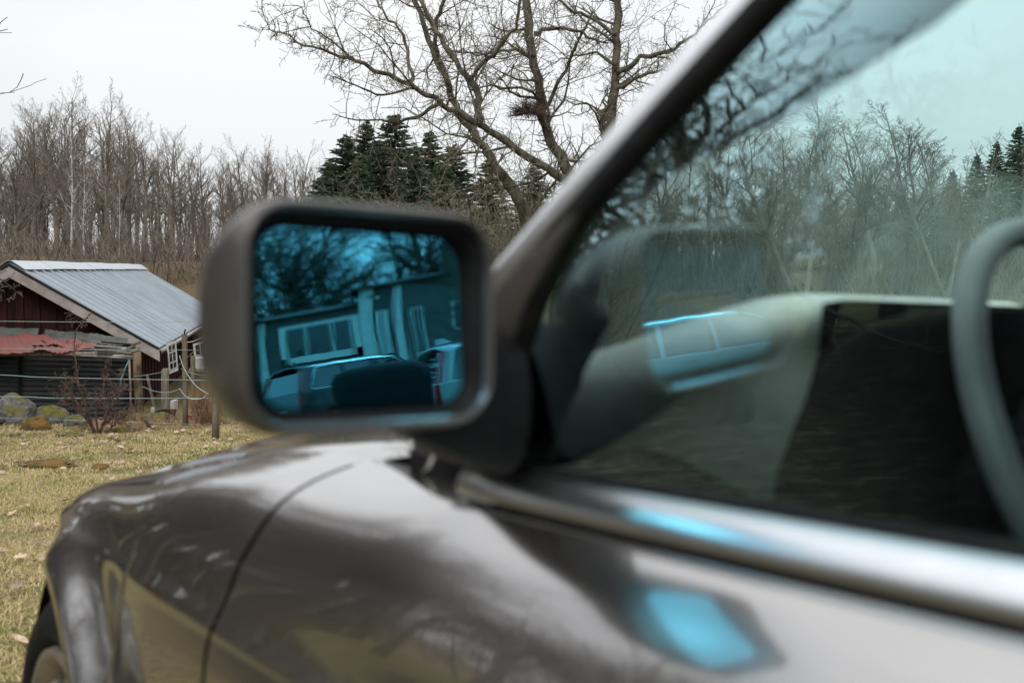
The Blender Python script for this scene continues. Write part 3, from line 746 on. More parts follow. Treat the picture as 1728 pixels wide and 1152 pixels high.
def tree(kind, protoname, base, h, label, cat='tree', group=None, rz=None, R=random.Random(5), native=10.0, wide=1.0):
    tm, cm = PROTO[protoname]
    t = thing(kind, label, cat, base, R.uniform(0, 6.28) if rz is None else rz, group)
    s = h / native; t.scale = (s * wide, s * wide, s)
    link('trunk', tm, t); link('crown', cm, t)
    return t

def topV(U):
    P = [(-200, 205), (0, 208), (60, 200), (150, 188), (215, 200), (250, 235), (300, 240), (340, 262), (450, 252), (480, 268), (530, 285), (700, 300), (900, 300)]
    return interp(P, U)
R = random.Random(77)
for i in range(96):
    U = -160 + 860 * ((i * 0.618034) % 1.0) + R.uniform(-6, 6); D = 40 + 34 * ((i * 0.7548) % 1.0)
    p = on_ground(U, D); h = at(U, topV(U) + R.uniform(0, 62) * (1 if R.random() < .75 else .1), D).z - p.z
    tree('forest_tree', 'tall%d' % R.randrange(5), p, max(4.5, h), 'bare leafless tree among the forest trees on the slope behind the shed', group='bare forest trees on the slope behind the shed', R=R, wide=R.uniform(0.85, 1.25))
for U, D, V, w in ((60, 41, 200, 0.8), (142, 44, 165, 0.85), (190, 40, 172, 0.9), (20, 43, 190, 0.8), (225, 47, 190, 0.75)):
    p = on_ground(U, D); tree('forest_tree', 'tall%d' % R.randrange(5), p, at(U, V, D).z - p.z, 'bare leafless tree among the forest trees on the slope behind the shed', group='bare forest trees on the slope behind the shed', R=R, wide=w)
for k, (U, D, V, lab) in enumerate([(124, 37, 215, 'tall white-barked birch above the near end of the metal shed roof'), (147, 38.5, 265, 'slimmer white birch just beside the taller birch behind the shed roof'), (204, 36.5, 300, 'low birch with a pale trunk foot above the middle of the shed ridge'), (482, 52, 285, 'thin birch at the far end of the forest row before the spruces')]):
    p = on_ground(U, D); tree('birch_tree', 'birch%d' % (k % 2), p, at(U, V, D).z - p.z, lab, native=11, R=R, wide=1.0 if k < 2 else .8)

# far wood that reads as one mass
def far_wood(name, label, spots, R):
    mb = MB()
    for (x, y, h) in spots:
        z = ground(x, y); p = [Vector((x, y, z - .2))]; d = Vector((R.gauss(0, .04), R.gauss(0, .04), 1))
        for i in range(4): p.append(p[-1] + (d + vrand(R) * 0.05) * (h / 4))
        mb.tube(p, [0.09, 0.08, 0.06, 0.035, 0.012], 3)
        for k in range(16):
            f = R.uniform(0.25, 1) * 3.99; i = int(f); q = p[i].lerp(p[i + 1], f - i); a = R.uniform(0, 6.283); L = h * R.uniform(0.08, 0.22)
            e = Vector((math.cos(a) * 0.7, math.sin(a) * 0.7, 0.9)); q1 = q + e * L * .5; q2 = q1 + (e + vrand(R) * 0.3) * L * .5
            mb.tube([q, q1, q2], [0.025, 0.016, 0.007], 3)
            for j in range(3):
                q3 = q.lerp(q2, R.uniform(.2, 1)); mb.tube([q3, q3 + (e + vrand(R) * 0.6) * L * .4], [0.010, 0.005], 3)
    return tag(mb.build(name, M['forest_twig'], kind='stuff'), label, 'forest')
sp = []
R = random.Random(3)
for i in range(430):
    U = R.uniform(-260, 1000); D = R.uniform(62, 96); p = on_ground(U, D)
    sp.append((p.x, p.y, max(3, (at(U, topV(U) + R.uniform(60, 150), D).z - p.z))))
far_wood('far_wood', 'brown mass of bare thin trees filling the slope behind the nearer trunks', sp, R)
sp = []
for i in range(560):
    U = R.uniform(980, 2000); D = R.uniform(38, 62); p = on_ground(U, D)
    sp.append((p.x, p.y, max(3, (at(U, 375 + R.uniform(-50, 60), D).z - p.z))))
far_wood('far_wood', 'grey-green mass of bare wood beyond the field, seen through the side glass', sp, R)
# brush on the forest floor
mb = MB()
for i in range(6500):
    U = R.uniform(-260, 1000); D = 32.5 + 27 * R.random() ** 1.5; p = on_ground(U, D); h = R.uniform(0.3, 2.2) * R.random() ** .6
    d = vrand(R) * 0.38; d.z = 1
    q = p + d * h * .5; q2 = q + (d + vrand(R) * .25) * h * .5
    mb.tube([p, q, q2], [0.014, 0.011, 0.005], 3)
    for j in range(2):
        a = p.lerp(q2, R.uniform(.3, .9)); e = vrand(R) * .5; e.z = abs(e.z) + .3; mb.tube([a, a + e * h * .3], [0.008, 0.004], 3)
for i in range(3600):
    U = R.uniform(960, 1950); D = R.uniform(34, 50); p = on_ground(U, D); h = R.uniform(0.4, 2.6) * R.random() ** .5
    d = vrand(R) * 0.3; d.z = 1
    q = p + d * h * .5; q2 = q + (d + vrand(R) * .25) * h * .5
    mb.tube([p, q, q2], [0.03, 0.024, 0.01], 3)
tag(mb.build('undergrowth', M['forest_twig'], kind='stuff'), 'brown leafless brush between the trunks at the forest edge', 'undergrowth')

# spruces
def spruce_mesh(seed, H=9.0):
    R = random.Random(seed); tr = MB(); cr = MB()
    tr.tube([Vector((0, 0, -.2)), Vector((0.05, 0, H * .5)), Vector((0, 0, H))], [0.14, 0.08, 0.01], 6)
    for ib in range(430):
        f = 0.04 + 0.95 * (ib / 430) ** 1.0; z = f * H + R.uniform(-.1, .1); f = min(.99, z / H)
        L = ((1 - f) ** 0.85 * H * 0.225 + 0.10) * (1 + 0.22 * math.sin(ib * 2.4 + seed) * (1 - f)) * R.uniform(0.75, 1.12)
        a = ib * 2.39996 + R.uniform(-.3, .3); l = L; dx, dy = math.cos(a), math.sin(a); m = max(3, int(l / 0.15)); pts = []
        for i in range(m + 1):
            g = i / m; pts.append(Vector((dx * l * g, dy * l * g, z + l * (-0.55 * g + 0.36 * g * g) * (1 - .9 * f) + .25 * f * l * g)))
        for i in range(m):
            a_, b_ = pts[i], pts[i + 1]; w = 0.06 + 0.22 * min(l, .9) * (1 - (i + .5) / m)
            for s_ in (-1, 1):
                for q in range(2):
                    c = a_.lerp(b_, R.random()); tip = c + Vector((-dy * s_ * w, dx * s_ * w, R.uniform(-.14, .0))) * R.uniform(.7, 1.2) + (b_ - a_) * R.uniform(.5, 1.3)
                    n0 = (b_ - a_) * 0.36
                    cr.add([c - n0 * .5 + Vector((0, 0, .02)), c + n0 * .5, tip, c + Vector((0, 0, -0.075))], [(0, 1, 2), (0, 2, 3)])
    for k in range(8):
        a = R.uniform(0, 6.28); cr.add([Vector((0, 0, H - .3)), Vector((0.02, 0, H - .2)), Vector((.10 * math.cos(a), .10 * math.sin(a), H - .12))], [(0, 1, 2)])
    cr.add([(-.02, 0, H - .3), (.02, 0, H - .3), (0, 0, H + .22)], [(0, 1, 2)]); cr.add([(0, -.02, H - .3), (0, .02, H - .3), (0, 0, H + .22)], [(0, 1, 2)])
    return tr.mesh('spruce_trunk', M['forest_bark']), cr.mesh('spruce_crown', M['spruce'])
for i in range(3): PROTO['spruce%d' % i] = spruce_mesh(60 + i)
R = random.Random(8)
for k, (U, D, V, lab) in enumerate([(588, 27, 222, 'dark green spruce at the edge of the spruce group beside the pale sky'), (622, 29, 200, 'narrow dark spruce between the edge spruce and the tallest one'), (668, 27.5, 184, 'tallest dark spruce of the group behind the bare branches'), (727, 28, 215, 'pointed spruce behind the crossing limbs of the bare tree'), (765, 30, 240, 'lower spruce half hidden behind the leaning grey limbs'), (825, 29, 262, 'dark spruce glimpsed low between the twigs beside the windscreen pillar'),
                                  (900, 31, 275, 'spruce hidden behind the lichen twigs close to the windscreen pillar'), (560, 31, 268, 'short bushy spruce in front of the edge spruce'), (645, 26, 232, 'low full spruce filling the gap left of the tallest spruce'), (700, 26.5, 240, 'low full spruce filling the gap right of the tallest spruce'), (605, 25.5, 262, 'broad low spruce at the foot of the edge spruce'), (752, 27, 268, 'broad low spruce beneath the crossing limbs')]):
    p = on_ground(U, D); tree('spruce_tree', 'spruce%d' % (k % 3), p, at(U, V, D).z - p.z, lab, native=9.2, R=R, wide=(1.7, 1.3, 1.55, 1.35, 1.8, 1.6, 1.6, 1.9)[k % 8])
for k, (U, D, V, lab) in enumerate([(1640, 46, 258, 'small spruce top seen through the side glass, first of the far spruces'), (1672, 47, 236, 'second spruce top seen through the glass above the steering wheel'), (1708, 45, 208, 'tallest far spruce seen through the glass above the steering wheel'), (1742, 46, 225, 'last far spruce cut by the picture edge beyond the glass'), (1600, 52, 285, 'faint low spruce seen through the glass between birches and spruces')]):
    p = on_ground(U, D); tree('spruce_tree', 'spruce%d' % (k % 3), p, at(U, V, D).z - p.z, lab, native=9.2, R=R)
for k, (U, D, V) in enumerate([(1262, 37, 160), (1352, 31, 135), (1440, 38, 150), (1478, 36, 175), (1523, 38, 205), (1595, 34, 185), (1588, 39, 230), (1300, 42, 190), (1405, 44, 170)]):
    p = on_ground(U, D)
    tree('slender_tree', 'fine%d' % (k % 2), p, at(U, V, D).z - p.z, 'tall fine-twigged bare tree standing out above the wood seen through the car windows', group='slender trees seen through the car windows', native=11, R=R, wide=R.uniform(1.0, 1.9))
for i in range(44):
    U = 960 + 900 * ((i * 0.618034) % 1.0); D = 36 + 26 * R.random(); p = on_ground(U, D)
    tree('forest_tree', 'tall%d' % R.randrange(5), p, (at(U, 290 + R.uniform(-70, 70), D).z - p.z), 'bare tree of the wood beyond the field, seen only through the car windows', group='bare trees seen through the car windows', R=R, wide=1.3)

# trees round the car that the glass, mirror and paint reflect
R = random.Random(21)
for k, (az, rr, h, lab) in enumerate([(-70, 8.6, 3.9, 'slim bare fruit tree, first of the nearer row reflected low in the side glass'), (-81, 9.5, 4.0, 'spreading bare fruit tree whose twigs fill the gap between the two largest reflected crowns'), (-91, 10.5, 3.9, 'bare fruit tree reflected over the dashboard'), (-79, 5.2, 3.0, 'small near bare tree whose black limb crosses the reflected crowns'), (-101, 9.5, 3.8, 'bare fruit tree reflected beside the steering wheel')]):
    a = math.radians(az); tree('garden_tree', 'broad%d' % ((k + 1) % 3), gz(rr * math.sin(a), rr * math.cos(a)), h, lab, native=8, rz=k * 2.1 + .7, wide=1.5)
for i in range(9):
    az = math.radians(-62 - 44 * ((i * 0.618034) % 1.0)); rr = 17 + 8 * ((i * 0.7548) % 1.0)
    tree('yard_tree', 'broad%d' % (i % 3), gz(rr * math.sin(az), rr * math.cos(az)), 1.0 + rr * R.uniform(0.08, 0.17), 'wide-crowned bare tree of the left-hand orchard, seen only as a reflection in the car', group='orchard trees reflected in the side glass', R=R, native=8, wide=1.3)
for i in range(38):
    az = math.radians(-37 - 28 * ((i * 0.618034) % 1.0)); rr = 15 + 9 * ((i * 0.7548) % 1.0)
    tree('yard_tree', 'tall%d' % R.randrange(5), gz(rr * math.sin(az), rr * math.cos(az)), rr * R.uniform(0.38, 0.52), 'tall bare wood-edge tree, seen only as dark reflection in the front wing', group='wood-edge trees reflected in the front wing', R=R, wide=1.6)
REFL = 'bare tree standing round the yard, seen only as a dark shape reflected in the car'
for i in range(64):
    az = math.radians(-42 - 150 * ((i * 0.618034) % 1.0)); rr = 19 + 22 * ((i * 0.7548) % 1.0)
    if -1.92 < az < -1.15: rr = rr * 1.25 + 6
    x, y = rr * math.sin(az), rr * math.cos(az)
    if y < -19 and -9 < x < 10: y -= 17
    tree('yard_tree', ('tall%d' % R.randrange(5)) if i % 3 else 'broad%d' % (i % 2), gz(x, y), (0.9 + rr * (R.uniform(0.06, 0.12) if -1.92 < az < -1.15 else R.uniform(0.15, 0.22))) * (1.4 if az < -1.95 else 1), REFL, group='trees round the yard reflected in the car', R=R, native=10 if i % 3 else 8, wide=1.35)
for k, (az, rr, h, lab) in enumerate([(-75, 6.6, 3.9, 'nearest bare tree, its thick limbs reflected black beside the window seal'), (-86, 8.5, 4.4, 'wide-branched bare tree whose dark limbs are reflected across the side glass'), (-96, 8, 3.7, 'second broad bare tree reflected in the middle of the side glass'), (-65, 11, 5.2, 'lower bare tree reflected in the front wing'), (-106, 11, 4.4, 'bare garden tree reflected in the door paint'), (-50, 14, 7.6, 'bare tree at the end of the reflected row'),
                                      (171, 38, 14.0, 'large bare tree crown behind the big window of the mirrored house'), (183, 22, 9.5, 'crooked bare fruit tree over the pale wagon in the blue mirror'), (166, 30, 12.0, 'tall bare tree at the side of the big framed window in the blue mirror'), (176, 38, 13.5, 'bare tree rising behind the house roof in the blue mirror'), (180, 40, 14, 'farthest bare crown above the flat house roof in the blue mirror')]):
    a = math.radians(az); x, y = rr * math.sin(a), rr * math.cos(a)
    tree('garden_tree', ('dense%d' % (k % 2)) if k in (6, 7, 8, 9, 10) else 'broad%d' % (k % 3), gz(x, y), h, lab, native=8, rz=k * 1.3, wide=1.45 if k < 6 else 0.7)

# ---- the bare orchard trees ahead: main limbs follow the photograph, twigs grow from them
LIMB = dict(seg=[6, 5, 4, 3], wig=[0.16, 0.24, 0.28, 0.3], up=[0.03, 0.05, 0.03, 0.0], taper=[0.8, 0.75, 0.7, 0.6], sides=[7, 5, 4, 3], n=[6, 8, 6], f0=[0.1, 0.08, 0.05],
            ang=[(35, 80), (35, 80), (35, 85)], ratio=[(0.4, 0.7), (0.26, 0.46), (0.22, 0.4)], rk=[0.5, 0.5, 0.55], rmin=0.0019, split=2, max=3)
def poly(L, D0, D1, sub=4, R=None, jit=0.012):
    pts = [at(U, V, D0 + (D1 - D0) * i / (len(L) - 1)) for i, (U, V) in enumerate(L)]
    a = resample([tuple(p) for p in pts], (len(pts) - 1) * sub + 1)
    return [Vector(p) + vrand(R) * jit for p in a]
def limb(mbs, L, D0, D1, r0, r1, R, n_big=6, n_small=20, f0=0.05, big=(0.9, 1.6), small=(0.15, 0.5), sides=8):
    pts = poly(L, D0, D1, R=R); n = len(pts) - 1
    rad = [(r0 + (r1 - r0) * (i / n) ** 0.8) * (1 + 0.10 * R.uniform(-1, 1)) for i in range(n + 1)]
    dirs = [((pts[min(n, i + 1)] - pts[max(0, i - 1)]).normalized()) for i in range(n + 1)]
    mbs[0].tube(pts, rad, sides)
    for cnt, rng, lvl, rr in ((n_big, big, 1, 0.24), (n_small, small, 2, 0.10)):
        for k in range(cnt):
            f = (f0 + (1 - f0) * (k + R.random()) / cnt) * n; i = min(n - 1, int(f)); q = pts[i].lerp(pts[i + 1], f - i)
            nd = turned(dirs[i], math.radians(R.uniform(40, 88)), R)
            branch(mbs, q, nd, R.uniform(*rng) * (1 - 0.62 * i / n), max(0.0042, min(rad[i] * 0.45, r0 * rr)), lvl, LIMB, R)
R = random.Random(5)
o1 = thing('orchard_tree', 'leaning bare fruit tree whose long lichen-grey limb reaches out to the pale sky', 'tree', on_ground(1000, 9.6))
mbs = [MB(), MB()]
b0 = at(1004, 766, 9.2)
limb(mbs, [(1010, 780), (1000, 560), (985, 400), (962, 305)], 9.3, 9.4, 0.12, 0.075, R, 3, 6)
limb(mbs, [(985, 330), (960, 305), (905, 275), (838, 228), (792, 200), (745, 172), (695, 146), (620, 110), (560, 92), (500, 70), (456, 50)], 9.4, 8.4, 0.052, 0.005, R, 12, 110)
limb(mbs, [(812, 206), (806, 180), (800, 150), (770, 105), (752, 78), (733, 45), (705, -10), (690, -60)], 9.1, 9.6, 0.040, 0.016, R, 7, 36)
limb(mbs, [(795, 138), (803, 122), (840, 80), (868, 45), (877, 0), (885, -50)], 9.3, 8.9, 0.024, 0.011, R, 5, 24)
limb(mbs, [(695, 146), (693, 110), (680, 60), (650, 20), (620, -20)], 9.0, 9.5, 0.020, 0.008, R, 6, 20)
limb(mbs, [(600, 104), (560, 70), (520, 40), (516, 8)], 8.8, 8.6, 0.012, 0.003, R, 3, 14)
limb(mbs, [(745, 172), (700, 200), (640, 205), (570, 195)], 9.2, 8.7, 0.022, 0.004, R, 5, 24)
limb(mbs, [(700, 148), (650, 160), (600, 145), (560, 130)], 9.2, 9.0, 0.014, 0.004, R, 4, 16)
mbs[0].v = [tuple(Vector(v) - o1.location) for v in mbs[0].v]; mbs[1].v = [tuple(Vector(v) - o1.location) for v in mbs[1].v]
mbs[0].build('trunk', M['lichen_bark'], o1, sm=True); mbs[1].build('crown', M['twig_lichen'], o1)
def fin(o, mbs):
    for mb in mbs: mb.v = [(v[0] - o.location.x, v[1] - o.location.y, v[2] - o.location.z) for v in mb.v]
    mbs[0].build('trunk', M['lichen_bark'], o, sm=True); mbs[1].build('crown', M['twig_lichen'], o)
o2 = thing('orchard_tree', 'steep straight-limbed bare fruit tree rising behind the leaning one', 'tree', on_ground(985, 10.6))
mbs = [MB(), MB()]
limb(mbs, [(985, 735), (930, 500), (880, 350), (846, 292)], 10.6, 10.4, 0.09, 0.055, R, 3, 10)
limb(mbs, [(850, 300), (826, 262), (808, 238), (775, 190), (755, 140), (732, 85), (706, 20), (690, -40)], 10.4, 10.8, 0.052, 0.026, R, 7, 60)
limb(mbs, [(760, 150), (742, 100), (735, 50), (748, 0), (760, -40)], 10.5, 10.2, 0.03, 0.015, R, 6, 18)
fin(o2, mbs)
o3 = thing('orchard_tree', 'thick single-stemmed bare tree with rough lichen bark left of the windscreen pillar', 'tree', on_ground(1035, 9.9))
mbs = [MB(), MB()]
limb(mbs, [(1035, 750), (1010, 500), (975, 330), (955, 280), (925, 225), (912, 165), (900, 95), (890, 20), (886, -60)], 9.9, 10.1, 0.072, 0.036, R, 9, 90, f0=0.35)
limb(mbs, [(902, 58), (940, 48), (985, 56), (1025, 72)], 10, 9.5, 0.026, 0.008, R, 6, 22)
limb(mbs, [(912, 165), (880, 150), (840, 148), (790, 152)], 10, 9.4, 0.018, 0.006, R, 5, 20)
limb(mbs, [(900, 95), (860, 85), (820, 92), (780, 84)], 10, 10.6, 0.018, 0.006, R, 5, 18)
limb(mbs, [(918, 190), (955, 120), (975, 70), (1000, 20)], 10, 9.6, 0.022, 0.008, R, 5, 18)
fin(o3, mbs)
o4 = thing('orchard_tree', 'upright bare tree with sweeping side branches close above the windscreen pillar', 'tree', on_ground(1015, 11.5))
mbs = [MB(), MB()]
limb(mbs, [(1010, 715), (1022, 450), (1030, 250), (1036, 150), (1041, 60), (1043, -10), (1040, -80)], 11.5, 11.5, 0.07, 0.038, R, 8, 70, f0=0.35)
limb(mbs, [(1040, 122), (1085, 98), (1130, 85), (1165, 62), (1195, 34), (1228, 5)], 11.4, 10.8, 0.034, 0.008, R, 7, 36)
limb(mbs, [(1045, 148), (1085, 126), (1130, 120), (1165, 128)], 11.4, 11.0, 0.028, 0.006, R, 6, 22)
limb(mbs, [(1040, 60), (1000, 32), (960, 15), (930, -20)], 11.4, 11.2, 0.028, 0.010, R, 5, 18)
limb(mbs, [(1038, 110), (1005, 90), (970, 95), (930, 105)], 11.4, 11.8, 0.022, 0.006, R, 5, 18)
limb(mbs, [(1024, 232), (1018, 210), (1020, 185)], 11.3, 11.3, 0.06, 0.03, R, 3, 14)
fin(o4, mbs)
# witch's broom: a dense ball of twigs high in the third tree
mb = MB(); c0 = at(893, 192, 9.9)
for i in range(380):
    d = vrand(R).normalized(); d.z = abs(d.z) * 0.7 - 0.1; a = c0 + d * R.uniform(0, .12); e = d * R.uniform(0.04, 0.15)
    mb.tube([a, a + e + vrand(R) * .02, a + e * 1.3 + vrand(R) * .05], [0.003, 0.0022, 0.0014], 3)
tag(mb.build('twig_ball', M['thorn']), 'reddish ball of dense twigs caught in the fork of the thick lichen tree', 'nest')

# thicket of tall bushes under those trees
def bush(name, label, base, H, stems, seed, mats, spread=0.5, cat='bush', r=0.03, spec=BUSH, group=None):
    R = random.Random(seed); o = thing(name, label, cat, base, 0, group); mbs = [MB(), MB()]
    for k in range(stems):
        a = R.uniform(0, 6.283); d = Vector((math.cos(a) * spread * R.random(), math.sin(a) * spread * R.random(), 1)).normalized()
        branch(mbs, Vector((math.cos(a) * .12 * stems * .06, math.sin(a) * .12 * stems * .06, -.05)), d, H * R.uniform(.65, 1.05), r * R.uniform(.6, 1), 0, spec, R)
    mbs[0].build('stem', mats[0], o); mbs[1].build('twigs', mats[1], o)
    return o
for k, (U, D, V, n) in enumerate([(590, 17, 345, 12), (650, 15.5, 330, 14), (715, 14.5, 320, 16), (775, 14, 325, 16), (835, 13.2, 320, 16), (885, 13.6, 300, 16), (935, 12.6, 310, 14), (800, 17, 300, 14), (700, 19, 330, 12), (870, 18, 300, 12), (905, 11.8, 330, 18), (845, 12.4, 285, 16), (950, 13.5, 280, 16), (740, 16, 300, 14)]):
    p = on_ground(U, D); h = at(U, V, D).z - p.z
    bush('thicket_bush', ['tangled bare bush with grey lichen twigs, one of the thicket under the fruit trees'][0], p, h * 1.0, n, 200 + k, (M['lichen_bark'], M['twig_lichen']), spread=0.62, r=0.035, group='thicket bushes under the fruit trees')

# branches of a tree just outside the picture
o5 = thing('overhanging_tree', 'bare tree outside the view whose dark drooping twigs enter above the shed gable', 'tree', on_ground(-330, 8.5))
mbs = [MB(), MB()]; R = random.Random(14)
LIMB2 = LIMB
limb(mbs, [(-330, 760), (-320, 500), (-300, 300), (-280, 100)], 8.5, 8.5, 0.10, 0.05, R, 4, 10)
limb(mbs, [(-300, 330), (-180, 290), (-90, 300), (-20, 322)], 8.5, 8.3, 0.03, 0.004, R, 5, 18, f0=0.3, big=(0.3, .6), small=(.12, .35))
limb(mbs, [(-300, 300), (-180, 240), (-80, 225), (-5, 250)], 8.5, 8.6, 0.03, 0.004, R, 6, 22, f0=0.3, big=(0.3, .6), small=(.12, .35))
limb(mbs, [(-300, 420), (-180, 400), (-80, 430), (-10, 462), (30, 494)], 8.5, 8.6, 0.02, 0.003, R, 5, 26, f0=0.3, big=(0.2, .4), small=(.1, .3))
fin(o5, mbs)

# ------------------------------------------------------------------ the shed
M['roof_metal'] = mat('grey_blue_roof', (0.36, 0.41, 0.455), 0.46, 0.1, (0.25, 0.29, 0.32), 1.1, detail=8, lo=.42, hi=.74, bump=0.03, rnd=0.05)
M['ridge_metal'] = mat('ridge_metal', (0.62, 0.66, 0.70), 0.35, 0.2, (0.55, 0.6, 0.64), 4)
M['barge'] = mat('pale_board', (0.50, 0.45, 0.42), 0.7, 0, (0.36, 0.31, 0.28), 5, (1, 1, 1), bump=0.1)
M['edge_black'] = mat('black_edging', (0.012, 0.012, 0.013), 0.5, 0, (0.02, 0.02, 0.02), 10)
M['red_board'] = mat('falu_red_board', (0.065, 0.012, 0.012), 0.9, 0, (0.028, 0.008, 0.008), 5, (6, 6, 0.6), bump=0.4, bscale=60, rnd=0.4)
M['black_iron'] = mat('black_corrugated_iron', (0.005, 0.007, 0.010), 0.6, 0, (0.012, 0.015, 0.020), 3, (0.4, 1, 4), bump=0.1, rnd=0.2)
M['red_sheet'] = mat('faded_red_sheet', (0.25, 0.068, 0.055), 0.6, 0, (0.17, 0.085, 0.07), 2.5, (1, 1, 1), bump=0.1, lo=.45, hi=.7, rnd=0.1)
M['grey_sheet'] = mat('mossy_grey_sheet', (0.06, 0.065, 0.055), 0.8, 0, (0.11, 0.115, 0.10), 4, bump=0.2, rnd=0.2)
M['old_wood'] = mat('weathered_wood', (0.16, 0.13, 0.10), 0.9, 0, (0.30, 0.27, 0.22), 6, (8, 8, 1), bump=0.4, rnd=0.25)
M['white_wood'] = mat('white_painted_wood', (0.62, 0.61, 0.57), 0.6, 0, (0.48, 0.47, 0.43), 9)
M['log'] = mat('barked_log', (0.055, 0.042, 0.03), 0.95, 0, (0.22, 0.15, 0.09), 9, (1, 1, 0.4), bump=0.8)
A = at(16, 446, 17.0); G = Vector((A.x, A.y, 0)); G.z = -1.45
ux = Vector((0.978, 0.208, 0)); uy = Vector((-0.208, 0.978, 0)); HW = 2.39; LEN = 14.2; HR = A.z; DROP = 1.47; RISE = 0.13
SH = thing('shed', 'low dark red barn with a grey-blue ribbed metal roof and pale bargeboards', 'shed', (G.x, G.y, G.z))
def sh(x, y, z): return ux * x + uy * y + Vector((0, 0, z - G.z + y / LEN * RISE))     # z is world height
# roof panels, one between each pair of ribs
npan = 24; pw = LEN / npan
for side in (1, -1):
    for k in range(npan):
        mb = MB(); y0, y1 = k * pw, (k + 1) * pw
        def q(xf, y, up): return sh(side * HW * xf, y, HR - DROP * xf + up)
        prof = [(0.012, 0.012), (0.035, 0.055), (0.055, 0.055), (0.085, 0.012), (0.30, 0.012), (0.31, 0.018), (0.33, 0.018), (0.34, 0.012), (pw - 0.014, 0.012)]
        rows = [[q(xf, y0 + a, b) for a, b in prof] for xf in (0, 0.5, 1.0)]
        mb.grid(rows, flip=side < 0)
        n_ = len(prof); mb.grid([[q(xf, y0 + a, -0.012) for a, b in ((0.012, 0), (pw - 0.014, 0))] for xf in (0, 1.0)], flip=side > 0)
        mb.grid([[q(1.0, y0 + a, b) for a, b in prof], [q(1.0, y0 + a, -0.012) for a, b in prof]])
        mb.build('roof_panel', M['roof_metal'], SH)
for side in (1, -1):
    mb = MB(); mb.grid([[sh(side * HW * .995 * f, y, HR - DROP * f * .995 - 0.03) for y in (0.02, LEN - .02)] for f in (0, 1)]); mb.build('roof_underlay', M['edge_black'], SH)
for k in range(7):
    mb = MB(); y0, y1 = -0.02 + k * (LEN + .04) / 7, -0.02 + (k + 1) * (LEN + .04) / 7; j = 0.008 * (k % 2)
    mb.grid([[sh(x, y, HR + z + j) for x, z in ((-0.24, -0.09), (-0.03, 0.06), (0.03, 0.06), (0.24, -0.09))] for y in (y0, y1)])
    solid(mb.build('ridge_cap', M['ridge_metal'], SH), 0.01, 1)
for side in (1, -1):        # bargeboards and their black edging
    mb = MB(); a = sh(0, -0.05, HR - 0.035); b = sh(side * (HW + 0.02), -0.05, HR - DROP - 0.045)
    mb.frame_box(a, b - a, Vector((0, 0, -0.185)), uy * 0.03); mb.build('bargeboard', M['barge'], SH)
    mb = MB(); mb.frame_box(a + Vector((0, 0, 0.055)) - uy * 0.012, b - a, Vector((0, 0, -0.045)), uy * 0.05); mb.build('verge_edging', M['edge_black'], SH)
    mb = MB(); a = sh(side * (HW + 0.01), 0, HR - DROP - 0.02); b = sh(side * (HW + 0.01), LEN, HR - DROP - 0.02); mb.frame_box(a, b - a, Vector((0, 0, -0.10)), ux * 0.03 * side); mb.build('eave_board', M['edge_black'], SH)
    mb = MB(); a = sh(side * (HW + 0.045), 0, HR - DROP - 0.045); b = sh(side * (HW + 0.045), LEN, HR - DROP - 0.045)
    mb.tube([a, a.lerp(b, .5), b], 0.035, 8); mb.build('gutter', M['barge'], SH, sm=True)
WX = 2.02
R = random.Random(9)
nb = 30
for k in range(nb):         # boards of the near gable
    x0 = -WX + 2 * WX * k / nb; x1 = x0 + 2 * WX / nb - 0.008; yo = 0.30 - (0.022 if k % 2 else 0)
    mb = MB(); zt0 = HR - DROP * abs(x0) / HW - 0.06; zt1 = HR - DROP * abs(x1) / HW - 0.06
    a, b, c, d = sh(x0, yo, G.z - .1), sh(x1, yo, G.z - .1), sh(x1, yo, zt1), sh(x0, yo, zt0)
    f = uy * 0.025; mb.add([a, b, c, d, a + f, b + f, c + f, d + f], [(0, 1, 2, 3), (7, 6, 5, 4), (0, 4, 5, 1), (1, 5, 6, 2), (2, 6, 7, 3), (3, 7, 4, 0)])
    mb.build('gable_board', M['red_board'], SH)
nb = 70
for k in range(nb):         # boards of the long side under the eave
    y0 = 0.33 + (LEN - 0.7) * k / nb; y1 = y0 + (LEN - 0.7) / nb - 0.01; xo = WX + (0.022 if k % 2 else 0)
    mb = MB(); mb.frame_box(sh(xo, y0, G.z - .1), uy * (y1 - y0), ux * -0.025, Vector((0, 0, HR - DROP * WX / HW - G.z))); mb.build('side_board', M['red_board'], SH)
for nm, p in (('wall', (-WX, 0)),):
    mb = MB(); mb.frame_box(sh(-WX, 0.36, G.z - .1), uy * (LEN - .7), ux * (2 * WX - .06), Vector((0, 0, HR - DROP * WX / HW - G.z + .05))); mb.build('wall_core', M['edge_black'], SH)
    a, b, c = sh(-WX, 0.36, HR - DROP * WX / HW - .02), sh(WX, .36, HR - DROP * WX / HW - .02), sh(0, .36, HR - 0.06)
    f = uy * (LEN - .7); mb = MB(); mb.add([a, b, c, a + f, b + f, c + f], [(0, 1, 2), (3, 5, 4), (0, 3, 4, 1)]); mb.build('gable_core', M['edge_black'], SH)
# grey corner post and low blocks at the foot of the side wall
def pbox(name, U0, V0, U1, V1, D, th, material, label, cat, lean=0, group=None, parent=None):
    """upright board or post, D metres off, measured on the photograph"""
    a = at(U0, V1, D); b = at(U1, V1, D); c = at(U0 + lean, V0, D); w = b - a
    mb = MB(); mb.frame_box(Vector((0, 0, 0)), w, Vector((0, th, 0)), Vector((c - a)))
    o = mb.build(name, material, parent)
    o.location = a
    if label: tag(o, label, cat, group)
    bevel(o, 0.006, 1)
    return o
